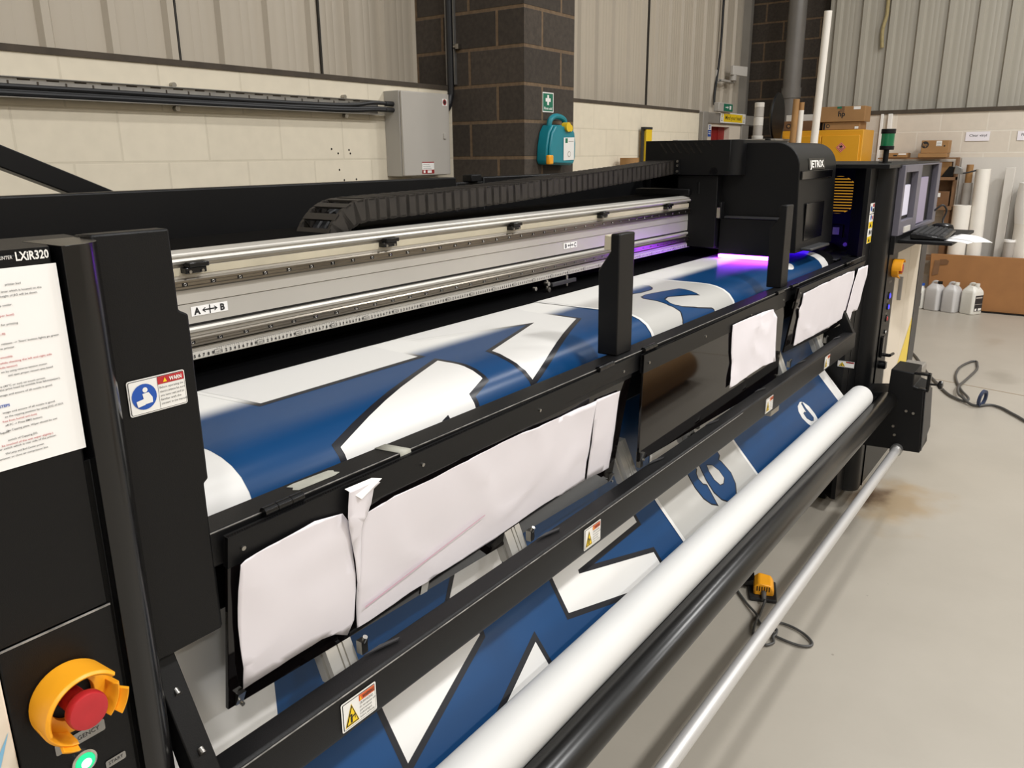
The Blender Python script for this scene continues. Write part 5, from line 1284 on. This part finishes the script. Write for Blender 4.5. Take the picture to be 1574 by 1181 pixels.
def tape(pts, label, th=.0006, mat='tape_grey'):
    b = MB(); P = [Vector(p) for p in pts]; n = (P[1]-P[0]).cross(P[-1]-P[0]).normalized()
    if n.z < 0 and abs(n.z) > .3: n = -n
    k = len(P); b.mesh([tuple(p) for p in P]+[tuple(p+n*th) for p in P], [tuple(range(k))[::-1], tuple(k+i for i in range(k))]+[(i,(i+1)%k,(i+1)%k+k,i+k) for i in range(k)])
    return tag(b.build('tape_strip', [mat], frame='P', merge='recalc'), label, 'tape')
zt = 1.2293
tape([(.651,.8355,zt),(.646,.842,zt),(.652,.848,zt),(.648,.857,zt),(.660,.859,zt),(.722,.856,zt),(.727,.850,zt),(.724,.845,zt),(.728,.838,zt),(.715,.8345,zt)], 'short grey tape piece lying along the front beam')
b = MB(); b.mesh([(.826,.866,zt),(.850,.866,zt),(.858,.8195,zt),(.834,.8195,zt),(.859,.8185,1.216),(.836,.8185,1.213)],[(3,2,1,0),(3,5,4,2)])
so = b.build('tape_strip', ['tape_grey'], frame='P', merge=False); md = so.modifiers.new('Solidify','SOLIDIFY'); md.thickness = .0008; md.offset = 1
tag(so, 'grey tape piece folded across the front beam edge', 'tape')
qc, nc, mc = COV[1]
def oncov(p, k=.002): p = Vector(p); return p - nc*nc.dot(p-mc) + nc*k
tape([oncov((.906,.856,.958)),oncov((.924,.856,.957)),oncov((.922,.856,.936)),oncov((.904,.856,.937))], 'small clear tape piece at the lower edge of the nearest cover', mat='alu_soft')
b = MB(); b.box(3.165,3.20,.868,.874,1.2305,1.232); tag(b.build('white_chip', ['white_print'], frame='P'), 'tiny white vinyl chip at the back edge of the front beam', 'offcut') if False else None
# ---------- keyboard, mouse pad papers on the shelf ----------
KB = thing('keyboard', (4.35,.64,1.278), 'black computer keyboard on the console shelf', 'keyboard')
KB.rotation_euler = (0, 0, TH + .05)
b = MB(); b.hexa([(4.12,.565,1.278),(4.57,.565,1.278),(4.57,.715,1.278),(4.12,.715,1.278),(4.12,.565,1.288),(4.57,.565,1.288),(4.57,.715,1.303),(4.12,.715,1.303)]); b.build('case', ['black_gloss'], KB, bevel=.004)
b = MB()
for rI in range(6):
    y = .578 + rI*.022 + (.004 if rI == 5 else 0)
    z = 1.288 + (y-.565)/.15*.015
    x = 4.13
    while x < 4.555:
        wd = .0165 if not (rI == 0 and 4.21 < x < 4.25) else .10
        b.hexa([(x,y,z),(x+wd,y,z),(x+wd,y+.018,z+.002),(x,y+.018,z+.002),(x+.002,y+.002,z+.008),(x+wd-.002,y+.002,z+.008),(x+wd-.002,y+.016,z+.010),(x+.002,y+.016,z+.010)]); x += wd+.0028
kb_ = b.build('keys', ['rubber'], KB); kb_['kind'] = 'stuff'
b = MB(); b.lathe((4.72,.66,1.2775),(0,0,1),[(.032,0),(.034,.01),(.030,.024),(.018,.032),(0,.034)],n=24); b.v = [(x, .66+(y-.66)*1.6, z) for x, y, z in b.v]
tag(b.build('mouse', ['black_gloss'], frame='P'), 'black computer mouse beyond the keyboard on the console shelf', 'mouse')
for pts, lb in ((((4.06,.46,1.2785),(4.36,.43,1.2785),(4.42,.56,1.2785),(4.12,.562,1.2785)),'lower white paper sticking out under the keyboard'),(((4.16,.445,1.2805),(4.40,.395,1.2800),(4.47,.54,1.2805),(4.22,.562,1.2805)),'upper white paper lying askew on the console shelf edge')):
    b = MB(); P = [Vector(p) for p in pts]; N = 6; vs = []
    for i in range(N+1):
        for j in range(N+1):
            p = (P[0]*(1-i/N)+P[1]*(i/N))*(1-j/N) + (P[3]*(1-i/N)+P[2]*(i/N))*(j/N)
            if p.y < .50: p.z -= (.50-p.y)**2*2.5
            vs.append(tuple(p))
    b.mesh(vs, [(i*(N+1)+j,(i+1)*(N+1)+j,(i+1)*(N+1)+j+1,i*(N+1)+j+1) for i in range(N) for j in range(N)])
    pb = b.build('paper_sheet', ['paper_white'], frame='P', merge=False); md = pb.modifiers.new('Solidify','SOLIDIFY'); md.thickness = .0006; md.offset = 0
    tag(pb, lb, 'paper')
# ---------- foot pedal ----------
FP = thing('foot_pedal', (2.84,.85,0), 'yellow and black foot pedal switch on the floor under the printer', 'foot pedal')
FP.rotation_euler = (0,0,TH+.35)
b = MB(); b.prism([(2.775,.80),(2.92,.80),(2.93,.83),(2.93,.885),(2.90,.91),(2.775,.90)],'Z',0,.016); b.build('base', ['rubber'], FP, bevel=.004)
b = MB(); b.prism([(.812,.016),(.812,.040),(.822,.058),(.87,.066),(.888,.050),(.888,.016)],'X',2.80,2.89)
b.build('hood', ['yellow_guard'], FP, bevel=.006)
b = MB()
for i in range(6): b.box(2.7985,2.8005,.828+i*.009,.832+i*.009,.034,.054)
for i in range(4): b.box(2.806+i*.01,2.81+i*.01,.8105,.8125,.026,.04)
b.build('vent_slot', ['black_dark'], FP)
b = MB(); b.cyl((2.80,.85,.028),(2.755,.85,.022),.011,.008,n=14); b.build('cable_boot', ['cable_grey'], FP)
b = MB(); b.hexa([(2.86,.885,.016),(2.92,.885,.016),(2.92,.93,.016),(2.86,.93,.016),(2.86,.885,.05),(2.92,.885,.05),(2.93,.92,.03),(2.87,.92,.03)]); b.build('treadle', ['black_gloss'], FP, bevel=.003)
b = MB(); b.tube([(2.76,.815,.022),(2.72,.812,.010),(2.67,.805,.008),(2.64,.80,.008),(2.60,.76,.008),(2.62,.735,.008),(2.663,.729,.008),(2.664,.681,.008),(2.642,.63,.008),(2.606,.594,.008),(2.579,.597,.008),(2.562,.635,.008),(2.572,.711,.008),(2.593,.727,.012),(2.60,.718,.018),(2.575,.712,.016),(2.556,.716,.012),(2.535,.706,.008),(2.519,.708,.008),(2.50,.728,.008),(2.54,.78,.008),(2.62,.80,.016),(2.66,.812,.014),(2.734,.882,.008),(2.839,.969,.008),(2.95,1.02,.008),(3.1,1.0,.008)],.0048,n=8,sub=8)
tag(b.build('pedal_cable', ['cable_grey'], frame='P'), 'thin grey pedal cable looped on the floor beneath the silver bar', 'cable')

# ---------- lighting, camera ----------
w = bpy.data.worlds.new('World'); bpy.context.scene.world = w; w.use_nodes = True
bg = w.node_tree.nodes['Background']; bg.inputs['Color'].default_value = (1.0, .99, .975, 1); bg.inputs['Strength'].default_value = .25
def lamp(x, y, z, sx, sy, e, rot=0, col=(1,.993,.98)):
    l = bpy.data.lights.new('bay_and_fill_lamp', 'AREA'); l.shape = 'RECTANGLE'; l.size = sx; l.size_y = sy; l.energy = e; l.color = col
    o = bpy.data.objects.new('bay_and_fill_lamp', l); C.objects.link(o); o.location = (x, y, z); o.rotation_euler = (0, 0, rot)
    return o
for y, row in ((-2.7, (150, 215, 215)), (-5.4, (100, 110, 130)), (.1, (50, 62, 84))):  # first row follows the cast shadows; the other two rows are added fill
    for x, e in zip((-2.6, 2.3, 7.2), row): lamp(x, y, 5.9, .7, .35, e)
cam = bpy.data.cameras.new('camera'); co = bpy.data.objects.new('camera', cam); C.objects.link(co)
cam.sensor_fit = 'HORIZONTAL'; cam.sensor_width = 36; cam.lens = 1231.3587*36/1574; cam.clip_start = .02
Rw = [[0.578843574, -0.815396349, -0.008301246], [-0.229265172, -0.152967252, -0.961269213], [0.782545588, 0.558327694, -0.275486095]]
m = Matrix(((Rw[0][0], -Rw[1][0], -Rw[2][0], 0), (Rw[0][1], -Rw[1][1], -Rw[2][1], 0), (Rw[0][2], -Rw[1][2], -Rw[2][2], 1.67), (0,0,0,1)))
co.matrix_world = m
sc = bpy.context.scene; sc.camera = co
sc.view_settings.view_transform = 'Standard'; sc.view_settings.look = 'None'; sc.view_settings.gamma = 1; sc.view_settings.exposure = -.07
sc.view_settings.use_curve_mapping = False
sc.cycles.max_bounces = 8; sc.cycles.transparent_max_bounces = 12; sc.cycles.use_denoising = True
sc.cycles.sample_clamp_indirect = 6
